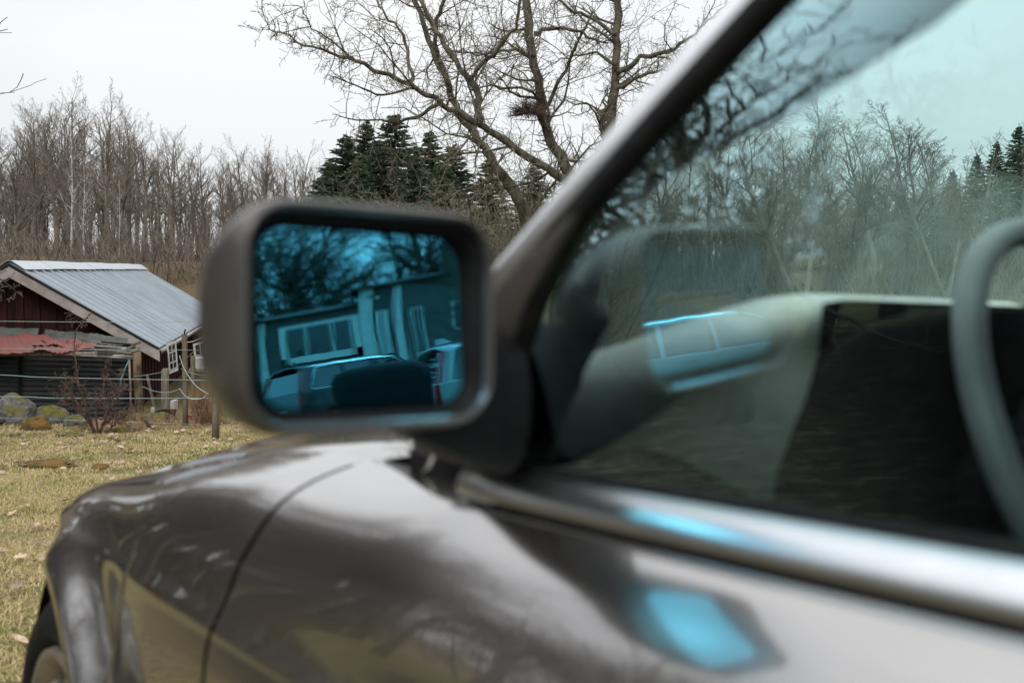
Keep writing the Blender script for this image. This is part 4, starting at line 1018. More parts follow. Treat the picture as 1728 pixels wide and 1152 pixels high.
# sash windows stored under the eave
def sash(U0, V0, U1, V1, skew, D, cols, rows, label):
    o = thing('sash_window', label, 'window', at(U0, V1, D))
    a = Vector((0, 0, 0)); w = at(U1, V1 + skew, D + .12) - at(U0, V1, D); h = at(U0 - 4, V0, D) - at(U0, V1, D); n = w.cross(h).normalized() * -0.035; fw = 0.14
    for s_ in ((0, 0, fw, 1), (1 - fw, 0, 1, 1), (fw, 0, 1 - fw, fw * .8), (fw, 1 - fw * .6, 1 - fw, 1)):
        mb = MB(); mb.frame_box(w * s_[0] + h * s_[1], w * (s_[2] - s_[0]), h * (s_[3] - s_[1]), n); mb.build('frame', M['white_wood'], o)
    for i in range(1, cols): mb = MB(); mb.frame_box(w * (i / cols - .03) + h * fw * .8, w * .06, h * (1 - fw * 1.4), n * .8); mb.build('glazing_bar', M['white_wood'], o)
    for i in range(1, rows): mb = MB(); mb.frame_box(h * (i / rows - .015) + w * fw, h * .035, w * (1 - 2 * fw), n * .8); mb.build('glazing_bar', M['white_wood'], o)
    mb = MB(); mb.frame_box(w * .05 + h * .05 + n * .4, w * .9, h * .9, n * .1); mb.build('pane', M['house_glass'], o)
sash(286, 580, 301, 631, -6, 17.9, 2, 3, 'old white six-pane sash window hanging askew under the shed eave')
sash(330, 580, 352, 622, -6, 19.3, 2, 2, 'second white sash window farther along under the shed eave')
pbox('crate', 322, 604, 350, 622, 18.6, 0.5, M['white_wood'], 'white painted box on a trestle beneath the farther sash window', 'box')
pbox('trestle_board', 318, 622, 352, 627, 18.5, 0.6, M['old_wood'], 'grey board carrying the white box by the shed side', 'board')
pbox('shed_post', 273, 622, 282, 700, 17.6, 0.1, M['old_wood'], 'grey square post standing against the shed side wall under the sash', 'post')
pbox('leaning_pole', 261, 632, 265, 702, 17.0, 0.04, M['old_wood'], 'thin pole leaning on the wall between the log post and the sash window', 'pole', lean=-16)
pbox('thin_pole', 271.5, 625, 273.5, 700, 16.9, 0.03, M['old_wood'], 'very thin upright stake before the grey square post', 'pole')
pbox('wood_block', 287, 676, 294, 698, 17.3, 0.2, M['white_wood'], 'pale sawn block beside the black tub', 'block')
# black tub and small red bucket, white can
def lathe_thing(name, label, cat, p, prof, material, n=20):
    mb = MB(); mb.lathe(prof, n, Matrix.Identity(4)); o = mb.build(name, material, None, sm=True); o.location = p; tag(o, label, cat); return o
M['red_plastic'] = mat('red_plastic', (0.45, 0.02, 0.015), 0.4, 0, (0.38, 0.03, 0.02), 20)
p = at(281, 706, 16.6); lathe_thing('tub', 'low black plastic tub by the foot of the shed wall', 'tub', p, [(0.0, 0.01), (0.13, 0.0), (0.16, 0.13), (0.17, 0.14), (0.155, 0.14), (0.12, 0.02), (0, 0.02)], M['plastic'])
p = at(321, 708, 14.2); lathe_thing('bucket', 'small bright red bucket behind the fence post', 'bucket', p, [(0.0, 0.0), (0.032, 0.0), (0.042, 0.06), (0.045, 0.065), (0.038, 0.065), (0.03, 0.01), (0, 0.01)], M['red_plastic'])
p = at(258, 702, 16.4); lathe_thing('can', 'small white can at the foot of the leaning pole', 'can', p, [(0.0, 0.0), (0.035, 0.0), (0.035, 0.12), (0.02, 0.15), (0.0, 0.15)], M['white_wood'])

# ---- lean-to against the gable
LT = thing('lean_to', 'ramshackle lean-to with faded red and mossy grey roof sheets over black corrugated iron', 'lean-to', on_ground(60, 15.6))
def sheet(name, p00, p10, p11, p01, nu, nv, amp, waves, material, along='u', th=0.012, parent=None, jit=0.0, seed=1):
    """corrugated or warped sheet; corners given as (U, V, D)"""
    R = random.Random(seed); P = [Vector(at(*p)) for p in (p00, p10, p11, p01)]; nrm = (P[1] - P[0]).cross(P[3] - P[0]).normalized()
    rows = []
    for i in range(nu + 1):
        u = i / nu; row = []
        for j in range(nv + 1):
            v = j / nv; q = P[0] * (1 - u) * (1 - v) + P[1] * u * (1 - v) + P[2] * u * v + P[3] * (1 - u) * v
            w = v if along == 'u' else u
            row.append(tuple(q + nrm * (amp * math.sin(w * waves * 6.283) + jit * noise.noise(Vector((u * 2, v * 2, seed)))) - (parent.location if parent else Vector())))
        rows.append(row)
    mb = MB(); mb.grid(rows); return solid(mb.build(name, material, parent, sm=True), th, 0)
for k, c in enumerate([  # iron sheets of the wall, overlapping
        ((-120, 598, 15.2), (40, 602, 15.5), (40, 728, 15.3), (-120, 730, 15.0)), ((34, 600, 15.44), (130, 603, 15.7), (130, 726, 15.5), (34, 728, 15.25)), ((124, 602, 15.62), (216, 604, 15.95), (216, 724, 15.75), (124, 726, 15.42))]):
    sheet('iron_sheet', *c, 10, 130, 0.008, 15, M['black_iron'], parent=LT, seed=k, jit=0.05)
for k, c in enumerate([
        ((-130, 548, 16.9), (66, 554, 16.9), (62, 572, 16.6), (-130, 566, 16.6)), ((78, 556, 16.9), (150, 564, 17.0), (140, 582, 16.6), (70, 572, 16.6)), ((146, 563, 17.0), (216, 571, 17.1), (212, 582, 16.7), (138, 580, 16.6))]):
    sheet('grey_roof_sheet', *c, 16, 24, 0.008, 7, M['grey_sheet'], along='v', parent=LT, seed=k + 5, jit=0.05)
for k, c in enumerate([
        ((-130, 562, 16.6), (-10, 566, 16.6), (-5, 588, 15.3), (-130, 586, 15.1)), ((-16, 565, 16.62), (64, 567, 16.6), (84, 584, 15.5), (-10, 588, 15.25)), ((58, 566, 16.6), (118, 574, 16.5), (128, 586, 15.7), (80, 583, 15.45)), ((112, 573, 16.5), (163, 580, 16.4), (158, 589, 15.8), (122, 587, 15.65)),
        ((-130, 588, 15.35), (60, 586, 15.3), (50, 595, 14.95), (-130, 599, 14.8)), ((55, 586, 15.3), (152, 588, 15.6), (120, 592, 15.15), (52, 595, 14.95))]):
    sheet('red_roof_sheet', *c, 24, 20, 0.010, 8, M['red_sheet'], along='v', parent=LT, seed=k + 9, jit=0.07)
R = random.Random(4)
for k, (U0, V0, U1, V1, D, t, m_) in enumerate([(-130, 602, 160, 599, 15.0, 5, 'old_wood'), (120, 600, 205, 604, 15.3, 5, 'white_wood'), (156, 585, 222, 590, 15.5, 3, 'old_wood'), (150, 592, 226, 594, 15.45, 4, 'grey_sheet'), (190, 604, 222, 606, 15.4, 5, 'white_wood'), (158, 597, 200, 600, 15.3, 8, 'grey_sheet'), (196, 596, 226, 599, 15.35, 4, 'old_wood'), (170, 578, 224, 583, 16.0, 3, 'edge_black'), (205, 590, 228, 592, 15.6, 3, 'white_wood')]):
    a = at(U0, V0, D) - LT.location; b = at(U1, V1, D + 0.2) - LT.location
    mb = MB(); mb.frame_box(a, b - a, Vector((0, 0.10, 0)), Vector((0, 0, t * D / 1680))); bevel(mb.build('plank', M[m_], LT), 0.005, 1)
for U in (25, 85, 218, 222, 222):
    a = at(U + R.uniform(-3, 3), 598 - (U > 200) * R.uniform(0, 22), 15.1); mb = MB(); a = a - LT.location; mb.tube([a, a + Vector((0, 0.25, .02))], [0.032, 0.032], 8); mb.build('rafter_end', M['old_wood'], LT, sm=True)
mb = MB(); pp = [at(U, V, 15.6) - LT.location for U, V in ((236, 712), (235, 680), (232, 640), (231, 592))]; mb.tube(pp, [0.075, 0.065, 0.07, 0.062], 12); mb.build('log_post', M['log'], LT, sm=True)
mb = MB(); pp = [at(U, V, 15.5) - LT.location for U, V in ((221, 712), (220, 650), (218, 606))]; mb.tube(pp, [0.02, 0.018, 0.018], 6); mb.build('brace_pole', M['old_wood'], LT, sm=True)
M['blue_rope'] = mat('blue_rope', (0.08, 0.22, 0.28), 0.8, 0, (0.12, 0.30, 0.36), 40)
M['wire'] = mat('fence_wire', (0.34, 0.42, 0.42), 0.5, 0.3, (0.25, 0.33, 0.34), 30)
mb = MB(); mb.tube([at(218, 607, 15.35), at(211, 622, 15.3), at(204, 640, 15.3), at(203, 660, 15.3)], 0.012, 6); tag(mb.build('rope', M['blue_rope'], None, sm=True), 'blue-green rope slung from the corner of the lean-to roof', 'rope')

# ------------------------------------------------------------------ fence
M['post'] = mat('weathered_post', (0.20, 0.165, 0.11), 0.9, 0, (0.13, 0.11, 0.075), 7, (5, 5, 0.6), bump=0.5, bscale=40)
def post(U, V0, V1, D, r, label, group=None):
    a = at(U, V1, D); b = at(U - 1.5, V0, D); o = tag(link('fence_post', None, None, a), label, 'post', group)
    mb = MB(); h = b - a; mb.tube([h * -0.08, h * .3, h * .7, h * .985, h], [r * 1.05, r, r * .98, r * .97, r * .8], 12)
    o2 = mb.mesh('fence_post', M['post'], True); o.data = None
    bpy.data.objects.remove(o); o = link('fence_post', o2, None, a); tag(o, label, 'post', group); return o
post(313, 563, 721, 11.9, 0.033, 'round weathered fence post carrying the wires beside the shed corner')
post(327, 600, 706, 14.6, 0.036, 'thinner grey fence post a little behind the wired post')
post(364, 600, 744, 10.3, 0.037, 'nearest fence post showing only its foot under the car mirror')
post(-150, 563, 727, 11.7, 0.033, 'fence post beyond the picture edge carrying the left wire ends')
mb = MB(); b = at(311.5, 563, 11.88); mb.tube([b + Vector((0, 0, -.02)), b + Vector((0, 0, .03)), b + Vector((.015, 0, .045)), b + Vector((.0, 0, .055))], [0.008, 0.01, 0.011, 0.006], 8)
tag(mb.build('insulator', M['rubber'], None, sm=True), 'small black insulator on top of the wired fence post', 'insulator')
R = random.Random(2)
def wire(L, D, r, label, group=None, material=None):
    P = resample([tuple(at(u, v, D)) for u, v in L], max(8, len(L) * 6)); c = Vector(P[0]); mb = MB()
    mb.tube([Vector(q) - c for q in P], r, 5); o = mb.build('fence_wire', material or M['wire'], None, sm=True); o.location = c; tag(o, label, 'wire', group)
wire([(-150, 541), (0, 542), (90, 543), (200, 543.5), (313, 543), (420, 542)], 11.8, 0.0035, 'uppermost fence wire crossing the red gable and the metal roof')
wire([(-150, 588), (0, 588), (120, 590), (225, 590), (313, 590.5), (420, 592)], 11.85, 0.003, 'second fence wire from the top, level with the lean-to eave')
wire([(-150, 629), (0, 632.5), (60, 636), (140, 638), (240, 640), (313, 641), (420, 643)], 11.86, 0.0045, 'third fence wire crossing the black corrugated wall')
wire([(-150, 667), (0, 669), (50, 669.5), (90, 671.5), (200, 672), (313, 672), (420, 672)], 11.86, 0.005, 'thick pale blue fence wire below the middle of the black wall')
wire([(-150, 702), (0, 705), (100, 708), (200, 711), (313, 715), (420, 718)], 11.86, 0.003, 'lowest fence wire running over the mossy stones')
wire([(303, 600), (309, 618), (318, 634), (332, 652), (352, 665)], 11.7, 0.0042, 'thick slack pale wire drooping from the wired post to the far side', material=M['ridge_metal'])
wire([(303, 655), (312, 667), (325, 673), (340, 672), (352, 664)], 11.75, 0.0036, 'slack pale wire loop low behind the wired post', material=M['ridge_metal'])
wire([(306, 577), (320, 577), (333, 573), (350, 562)], 11.9, 0.004, 'short wire curving up from the top of the wired post', material=M['ridge_metal'])
wire([(225, 635), (250, 632), (275, 627), (300, 617), (330, 590)], 13.5, 0.003, 'thin wire sagging in front of the shed side wall')
wire([(240, 652), (262, 660), (285, 662), (303, 656)], 13.0, 0.004, 'slack wire hanging from the leaning pole to the wired post')
wire([(305, 622), (325, 630), (350, 634), (380, 636)], 12.2, 0.0035, 'short wire leaving the wired post towards the mirror')

# ------------------------------------------------------------------ stones
def rock_mat(name, stone, stone2, moss, lo, hi):
    m = mat(name, stone, 0.95, 0, stone2, 16, bump=0.9, bscale=22, detail=8, lo=.42, hi=.62); nt = m.node_tree; b = nt.nodes['Principled BSDF']
    src = b.inputs['Base Color'].links[0].from_socket
    gm = N(nt, 'ShaderNodeNewGeometry'); sp = N(nt, 'ShaderNodeSeparateXYZ'); nt.links.new(gm.outputs['Normal'], sp.inputs[0])
    tcn = N(nt, 'ShaderNodeTexCoord'); n = N(nt, 'ShaderNodeTexNoise', Scale=3.5, Detail=5.0); nt.links.new(tcn.outputs['Object'], n.inputs['Vector'])
    ad = N(nt, 'ShaderNodeMath', _operation='MULTIPLY_ADD'); ad.inputs[1].default_value = 0.38; nt.links.new(sp.outputs['Z'], ad.inputs[0]); nt.links.new(n.outputs['Fac'], ad.inputs[2])
    r = N(nt, 'ShaderNodeMapRange'); r.inputs['From Min'].default_value = lo; r.inputs['From Max'].default_value = hi; nt.links.new(ad.outputs[0], r.inputs['Value'])
    n2 = N(nt, 'ShaderNodeTexNoise', Scale=9.0, Detail=4.0); nt.links.new(tcn.outputs['Object'], n2.inputs['Vector'])
    cr = N(nt, 'ShaderNodeValToRGB'); cr.color_ramp.elements[0].color = (*moss[0], 1); cr.color_ramp.elements[1].color = (*moss[1], 1); cr.color_ramp.elements[0].position = .4; cr.color_ramp.elements[1].position = .6
    nt.links.new(n2.outputs['Fac'], cr.inputs[0])
    x = N(nt, 'ShaderNodeMix', _data_type='RGBA'); nt.links.new(r.outputs[0], x.inputs['Factor']); nt.links.new(src, x.inputs['A']); nt.links.new(cr.outputs[0], x.inputs['B'])
    nt.links.new(x.outputs['Result'], b.inputs['Base Color']); return m
M['rock'] = rock_mat('mossy_stone', (0.10, 0.10, 0.095), (0.22, 0.22, 0.21), ((0.045, 0.048, 0.010), (0.15, 0.125, 0.015)), 0.62, 0.86)
M['rock_moss'] = rock_mat('thick_moss_stone', (0.14, 0.12, 0.09), (0.22, 0.2, 0.17), ((0.075, 0.055, 0.014), (0.17, 0.095, 0.02)), 0.35, 0.6)
def rock(U, V, D, wx, wy, wz, seed, material, label, name='stone', cat='stone'):
    import bmesh
    bm = bmesh.new(); bmesh.ops.create_icosphere(bm, subdivisions=4, radius=1)
    for v in bm.verts:
        n = v.co.normalized(); f = 1 + 0.28 * noise.noise(n * 1.2 + Vector((seed, 0, 0))) + 0.10 * noise.noise(n * 3.1 + Vector((0, seed, 0))) + 0.05 * noise.noise(n * 8 + Vector((0, seed, 0))) + 0.03 * noise.noise(n * 19)
        v.co = Vector((n.x * wx * f, n.y * wy * f, n.z * wz * f))
    me = bpy.data.meshes.new(name); bm.to_mesh(me); bm.free(); me.materials.append(material); me.polygons.foreach_set('use_smooth', [True] * len(me.polygons))
    p = at(U, V, D); o = link(name, me, None, (p.x, p.y, ground(p.x, p.y) + wz * 0.35)); tag(o, label, cat); return o
rock(22, 716, 12.3, 0.24, 0.25, 0.27, 1, M['rock'], 'big grey boulder with moss at the picture edge before the black wall')
rock(-22, 716, 12.0, 0.20, 0.22, 0.20, 12, M['rock'], 'mossy stone cut off by the picture edge beside the big boulder')
rock(82, 716, 12.5, 0.26, 0.24, 0.17, 2, M['rock'], 'flat-topped grey stone with yellow moss right of the big boulder')
rock(62, 728, 11.7, 0.17, 0.17, 0.12, 3, M['rock_moss'], 'rounded stone wholly grown with orange-brown moss')
rock(128, 728, 12.2, 0.13, 0.14, 0.10, 4, M['rock'], 'small stone with rusty moss left of the thorny shrub')
rock(266, 714, 13.3, 0.22, 0.16, 0.11, 5, M['rock'], 'long low stone capped with bright yellow moss near the fence post')
rock(238, 718, 13.0, 0.11, 0.12, 0.08, 6, M['rock'], 'low grey stone at the shaded end of the yellow-capped stone')
rock(80, 788, 8.1, 0.22, 0.16, 0.045, 7, M['rock_moss'], 'flat mossy hump lying in the grass before the stones', 'moss_hump', 'hump')
rock(168, 792, 8.0, 0.07, 0.06, 0.03, 8, M['rock_moss'], 'small dark moss cushion in the grass near the bonnet', 'moss_hump', 'hump')
rock(120, 735, 10.9, 0.14, 0.12, 0.03, 9, M['rock'], 'flat pale stone flush with the grass under the thorny shrub')
rock(205, 732, 11.4, 0.16, 0.12, 0.04, 10, M['rock'], 'flat pale stone in the litter right of the thorny shrub')

# ------------------------------------------------------------------ thorny shrub and weeds
R = random.Random(31)
ts = thing('thorny_shrub', 'leafless reddish thorny shrub with one tall arching shoot before the black wall', 'shrub', on_ground(168, 11.2))
mbs = [MB(), MB()]
SPEC = dict(LIMB, n=[7, 7, 4], rmin=0.0022, ratio=[(0.4, .6), (0.3, 0.5), (0.25, 0.5)])
def shoot(L, r0, r1, nb, ln, nt=26):
    pts = poly(L, 11.2, 11.15 + R.uniform(-.2, .2), R=R, jit=0.006); n = len(pts) - 1
    rad = [r0 + (r1 - r0) * i / n for i in range(n + 1)]; mbs[0].tube(pts, rad, 6)
    for k in range(nb):
        f = (0.15 + .85 * (k + R.random()) / nb) * n; i = min(n - 1, int(f)); q = pts[i].lerp(pts[i + 1], f - i)
        branch(mbs, q, turned((pts[i + 1] - pts[i]).normalized(), math.radians(R.uniform(35, 75)), R), R.uniform(*ln), rad[i] * .6, 1, SPEC, R)
    for k in range(nt):     # thorn spurs
        f = (k + R.random()) / nt * n; i = min(n - 1, int(f)); q = pts[i].lerp(pts[i + 1], f - i); d = vrand(R).normalized()
        mbs[1].tube([q, q + d * 0.025], [0.005, 0.002], 3)
shoot([(160, 735), (155, 715), (148, 695), (140, 672), (131, 645), (128, 610), (125, 580), (130, 555), (142, 540), (156, 527)], 0.016, 0.003, 6, (.12, .28), 110)
shoot([(160, 735), (150, 705), (135, 685), (118, 668), (105, 652)], 0.014, 0.003, 9, (.15, .4))
shoot([(165, 735), (162, 705), (168, 680), (175, 650), (173, 632), (180, 616)], 0.013, 0.004, 6, (.12, .3), 40)
shoot([(166, 735), (178, 705), (192, 682), (205, 662), (214, 648)], 0.014, 0.003, 9, (.15, .4))
shoot([(168, 736), (172, 715), (188, 700), (200, 680), (196, 650)], 0.012, 0.003, 8, (.15, .4))
shoot([(164, 735), (150, 712), (128, 690), (112, 684), (103, 676)], 0.012, 0.003, 8, (.12, .3))
shoot([(175, 737), (190, 720), (202, 706), (215, 698)], 0.010, 0.003, 6, (.12, .3))
for mb in mbs: mb.v = [(v[0] - ts.location.x, v[1] - ts.location.y, v[2] - ts.location.z) for v in mb.v]
mbs[0].build('stem', M['thorn'], ts, sm=True); mbs[1].build('twigs', M['thorn'], ts)
M['dry_weed'] = mat('dry_weed_stalk', (0.20, 0.11, 0.06), 0.9, 0, (0.30, 0.20, 0.11), 5)
mb = MB()
for i in range(1500):
    if i % 3: U = R.uniform(326, 366); D = R.uniform(11.8, 13.6); h = R.uniform(.12, .42)
    elif i % 2: U = R.uniform(180, 300); D = R.uniform(12.0, 14.2); h = R.uniform(.04, .2)
    else: U = R.uniform(-60, 400); D = R.uniform(11.5, 14.5); h = R.uniform(.03, .14)
    p = on_ground(U, D); d = vrand(R) * .22; d.z = 1
    mb.tube([p, p + d * h * .6, p + (d + vrand(R) * .2) * h], [0.004, 0.003, 0.0018], 3)
tag(mb.build('dry_weeds', M['dry_weed'], kind='stuff'), 'thin rusty dry stalks standing along the fence', 'weeds')
# litter of sticks under the fence
mb = MB()
for i in range(700):
    U = R.uniform(130, 345); D = R.uniform(11.4, 13.6); p = on_ground(U, D); a = R.uniform(0, 6.28); L = R.uniform(.04, .22)
    e = Vector((math.cos(a) * L, math.sin(a) * L, R.uniform(-.01, .04))); p.z += .01
    mb.tube([p, p + e * .5 + vrand(R) * .008, p + e], [0.006, 0.005, 0.003], 3)
tag(mb.build('stick_litter', M['dry_weed'], kind='stuff'), 'brown sticks and twigs littering the ground by the stones', 'litter')
pts = [at(U, V, 11.6) for U, V in ((254, 727), (250, 716), (245, 709))]; mb = MB(); mb.tube([q - pts[0] for q in pts], [0.02, 0.022, 0.02], 8); o = mb.build('broken_branch', M['bark'], None, sm=True); o.location = pts[0]; tag(o, 'short dark forked branch stub stuck in the litter by the yellow-capped stone', 'branch')

# ------------------------------------------------------------------ grass and leaves
def grass_mat(name, pts, rough=0.8):
    m = bpy.data.materials.new(name); m.use_nodes = True; nt = m.node_tree; b = nt.nodes['Principled BSDF']; b.inputs['Roughness'].default_value = rough; b.inputs['Specular IOR Level'].default_value = 0.15
    gm = N(nt, 'ShaderNodeNewGeometry'); t = N(nt, 'ShaderNodeTexCoord'); n = N(nt, 'ShaderNodeTexNoise', Scale=1.7, Detail=4.0); nt.links.new(t.outputs['Object'], n.inputs['Vector'])
    a = N(nt, 'ShaderNodeMath', _operation='MULTIPLY_ADD'); a.inputs[1].default_value = 0.40; nt.links.new(gm.outputs['Random Per Island'], a.inputs[0]); nt.links.new(n.outputs['Fac'], a.inputs[2])
    r = N(nt, 'ShaderNodeValToRGB'); e = r.color_ramp.elements; e[0].position, e[0].color = pts[0][0], (*pts[0][1], 1); e[1].position, e[1].color = pts[-1][0], (*pts[-1][1], 1)
    for p_, c in pts[1:-1]: q = e.new(p_); q.color = (*c, 1)
    nt.links.new(a.outputs[0], r.inputs[0]); nt.links.new(r.outputs[0], b.inputs['Base Color']); return m
M['grass'] = grass_mat('dry_grass', [(0.44, (0.13, 0.17, 0.04)), (0.54, (0.26, 0.26, 0.08)), (0.61, (0.54, 0.44, 0.21)), (0.80, (0.72, 0.59, 0.35)), (0.95, (0.34, 0.22, 0.12))])
RN = np.random.default_rng(4)
def grass(n, Ulo, Uhi, Dlo, Dhi, hl, wd, power=1.0):
    D = Dlo + (Dhi - Dlo) * RN.random(n) ** power
    U = Ulo + (Uhi - Ulo) * RN.random(n)
    x = (U - 864) / 1680 * D; y = D
    k = 0.5 + 0.5 * np.sin(x * 3.1 + np.sin(y * 2.3) * 2) * np.sin(y * 2.7 + x)
    q_ = np.sin(x * 5.3 + 2 * np.sin(y * 1.9)) + np.sin(y * 6.1 + 1.7 * np.sin(x * 3.3)) + RN.normal(0, 0.8, n); q_ = q_ > -1.0; x, y, k, D, U = x[q_], y[q_], k[q_], D[q_], U[q_]; n = len(x)
    x = x + RN.normal(0, 0.02, n); h = hl[0] + (hl[1] - hl[0]) * RN.random(n) * (0.5 + 0.8 * k); a = RN.random(n) * 6.283; lean = np.abs(RN.normal(0.9, 0.45, n))
    z = np.array([ground(float(p), float(q)) for p, q in zip(x, y)])
    w = wd * (0.6 + RN.random(n)); ca, sa = np.cos(a), np.sin(a); b = RN.random(n) * 6.283
    cb, sb = np.cos(b) * w, np.sin(b) * w
    p0 = np.stack([x - cb, y - sb, z - .004], 1); p1 = np.stack([x + cb, y + sb, z - .004], 1)
    m1 = h * .5; q = np.stack([x + ca * m1 * lean * .5, y + sa * m1 * lean * .5, z + m1 * .8 / (1 + lean * .5)], 1); off = np.stack([cb * .7, sb * .7, 0 * x], 1)
    t = np.stack([x + ca * h * lean * .85, y + sa * h * lean * .85, z + h / (1 + lean)], 1)
    V = np.stack([p0, p1, q + off, q - off, t], 1).reshape(-1, 3); i = np.arange(n) * 5
    return V, i
Vs = []; Fq = []; Ft = []; o_ = 0
for args in [(120000, -60, 470, 2.9, 7.5, (0.012, 0.050), 0.0016, 0.75), (60000, -60, 480, 7.0, 12.6, (0.016, 0.05), 0.0028, 0.85), (40000, -1500, -40, 3.2, 13.0, (0.02, 0.055), 0.004, 0.8), (45000, 440, 2100, 5.5, 14.0, (0.02, 0.055), 0.004, 0.8)]:
    V, i = grass(*args); Vs.append(V); i = i + o_; o_ += len(V)
    Fq.append(np.stack([i, i + 1, i + 2, i + 3], 1)); Ft.append(np.stack([i + 3, i + 2, i + 4], 1))
V = np.concatenate(Vs); Fq = np.concatenate(Fq); Ft = np.concatenate(Ft)
me = bpy.data.meshes.new('grass'); me.vertices.add(len(V)); me.vertices.foreach_set('co', V.ravel()); nl = Fq.size + Ft.size; me.loops.add(nl)
me.loops.foreach_set('vertex_index', np.concatenate([Fq.ravel(), Ft.ravel()]).astype(np.int32)); me.polygons.add(len(Fq) + len(Ft))
me.polygons.foreach_set('loop_start', np.concatenate([np.arange(len(Fq)) * 4, Fq.size + np.arange(len(Ft)) * 3]).astype(np.int32))
me.update(calc_edges=True); me.materials.append(M['grass']); tag(link('grass', me, None, kind='stuff'), 'short matted lawn grass, straw yellow with green patches', 'grass')
# fallen leaves
M['leaf'] = mat('dry_leaf', (0.28, 0.16, 0.09), 0.75, 0, (0.52, 0.42, 0.31), 12, rnd=0.45)
LM = []
for s_ in range(5):
    R = random.Random(s_); mb = MB(); rows = []
    for i in range(7):
        u = i / 6; w = 0.5 * math.sin(math.pi * min(1, u * 1.02 + .02)) ** .7 * (1 + 0.35 * math.sin(u * 19 + s_)) * .62 + .01
        rows.append([(u - .5, j * w, 0.16 * (u - .5) ** 2 * R.uniform(.5, 2) + 0.35 * (j * w) ** 2 * (1 + s_ % 3) + R.uniform(-.02, .02)) for j in (-1, -.5, 0, .5, 1)])
    mb.grid(rows); mb.tube([(0.5, 0, .04), (0.72, 0.03, .06)], [.012, .008], 3); LM.append(mb.mesh('fallen_leaf', M['leaf'], True))
R = random.Random(19)
for i in range(290):
    if i < 9: U, V = [(28, 858), (12, 880), (52, 930), (75, 932), (24, 957), (110, 850), (70, 815), (15, 1010), (18, 1100)][i]; D = 1.02 * 1680 / (V - 576); s = R.uniform(.05, .075)
    else: U = R.uniform(-40, 420); D = (3.2 + 8.8 * R.random() ** .8) if i % 3 else R.gauss(10.6, 0.9); s = R.uniform(.035, .08); U += 0 if i % 3 else R.gauss(0, 15)
    p = on_ground(U, D); o = link('fallen_leaf', LM[i % 5], None, (p.x, p.y, p.z + .024 + R.random() * .012), (R.uniform(-.4, .4), R.uniform(-.4, .4), R.uniform(0, 6.28))); o.scale = (s, s, s)
    tag(o, 'curled dry brown leaf lying on the short grass', 'leaf', 'dry leaves lying on the lawn')

# ------------------------------------------------------------------ behind the camera: house and cars seen in the blue mirror
M['house_wall'] = mat('grey_render_wall', (0.085, 0.08, 0.078), 0.9, 0, (0.11, 0.105, 0.10), 3, bump=0.1)
M['house_roof'] = mat('dark_roof_tile', (0.05, 0.045, 0.045), 0.8, 0, (0.07, 0.06, 0.06), 6, bump=0.4)
M['house_white'] = mat('white_house_trim', (0.78, 0.78, 0.76), 0.6, 0, (0.7, 0.7, 0.68), 5)
M['door_blue'] = mat('pale_door', (0.45, 0.5, 0.52), 0.5, 0, (0.4, 0.45, 0.47), 6)
HY = -28.0; HZ = ground(2, HY)
H = thing('house', 'grey house with white-framed windows and corner boards, seen tilted in the blue mirror', 'house', (2, HY, HZ))
def hb(name, x0, x1, z0, z1, y=0.0, d=0.04, m='house_white', parent=None):
    mb = MB(); mb.frame_box(Vector((x0 - 2, y, z0 - HZ)), Vector((x1 - x0, 0, 0)), Vector((0, d, 0)), Vector((0, 0, z1 - z0))); return mb.build(name, M[m], parent or H)
hb('wall', -5.2, 2.28, HZ - .2, 5.9, -6, 6.0, 'house_wall'); hb('wing_wall', 2.32, 8.5, HZ - .2, 5.0, -5, 4.95, 'house_wall')
hb('corner_board', 1.86, 2.28, HZ, 5.88, 0.003, 0.06); hb('corner_board', 0.96, 1.24, HZ, 5.75, 0.003, 0.05); hb('corner_board', 5.05, 5.30, HZ, 4.9, 0.003, .05)
def hwin(x0, x1, z0, z1, w=0.13, n=1, door=False):
    f = hb('window' if not door else 'door_frame', x0, x1, z1 - w, z1, 0.006, 0.07)
    hb('frame', x0, x1, z0, z0 + (w if not door else .02), 0.006, 0.07, parent=f); hb('frame', x0, x0 + w, z0, z1 - w, 0.006, .07, parent=f); hb('frame', x1 - w, x1, z0, z1 - w, 0.006, .07, parent=f)
    for k in range(1, n): xm = x0 + (x1 - x0) * k / n; hb('glazing_bar', xm - .03, xm + .03, z0 + w, z1 - w, .008, .05, parent=f)
    hb('pane' if not door else 'door_leaf', x0 + w, x1 - w, z0 + w * .8, z1 - w, 0.004, .03, 'house_glass' if not door else 'door_blue', parent=f)
hwin(2.30, 4.62, 2.68, 4.45, 0.20, 3); hwin(1.40, 1.76, 2.3, 4.42, 0.09, 1, True); hwin(0.38, 0.74, 2.3, 4.25, 0.05); hwin(-1.6, -0.5, 2.9, 4.2, .09, 2); hwin(5.6, 6.8, 2.7, 4.2, .12, 2)
mb = MB(); mb.box((-3.6, -3, 5.93 - HZ + .04), (8.0, 6.9, 0.12)); mb.build('roof', M['house_roof'], H)
mb = MB(); mb.add([(-7.6, .45, 5.9 - HZ), (.6, .45, 5.9 - HZ), (.6, -6.6, 5.9 - HZ), (-7.6, -6.6, 5.9 - HZ), (-7.0, -3, 6.7 - HZ), (.0, -3, 6.7 - HZ)], [(0, 1, 5, 4), (1, 2, 5), (2, 3, 4, 5), (3, 0, 4)]); mb.build('hipped_roof', M['house_roof'], H)
mb = MB(); mb.add([(.35, .4, 5.0 - HZ), (6.9, .4, 5.0 - HZ), (6.9, -5.4, 5.0 - HZ), (.35, -5.4, 5.0 - HZ), (.35, -2.5, 5.6 - HZ), (6.9, -2.5, 5.6 - HZ)], [(0, 1, 5, 4), (1, 2, 5), (2, 3, 4, 5), (3, 0, 4)]); mb.build('wing_roof', M['house_roof'], H)
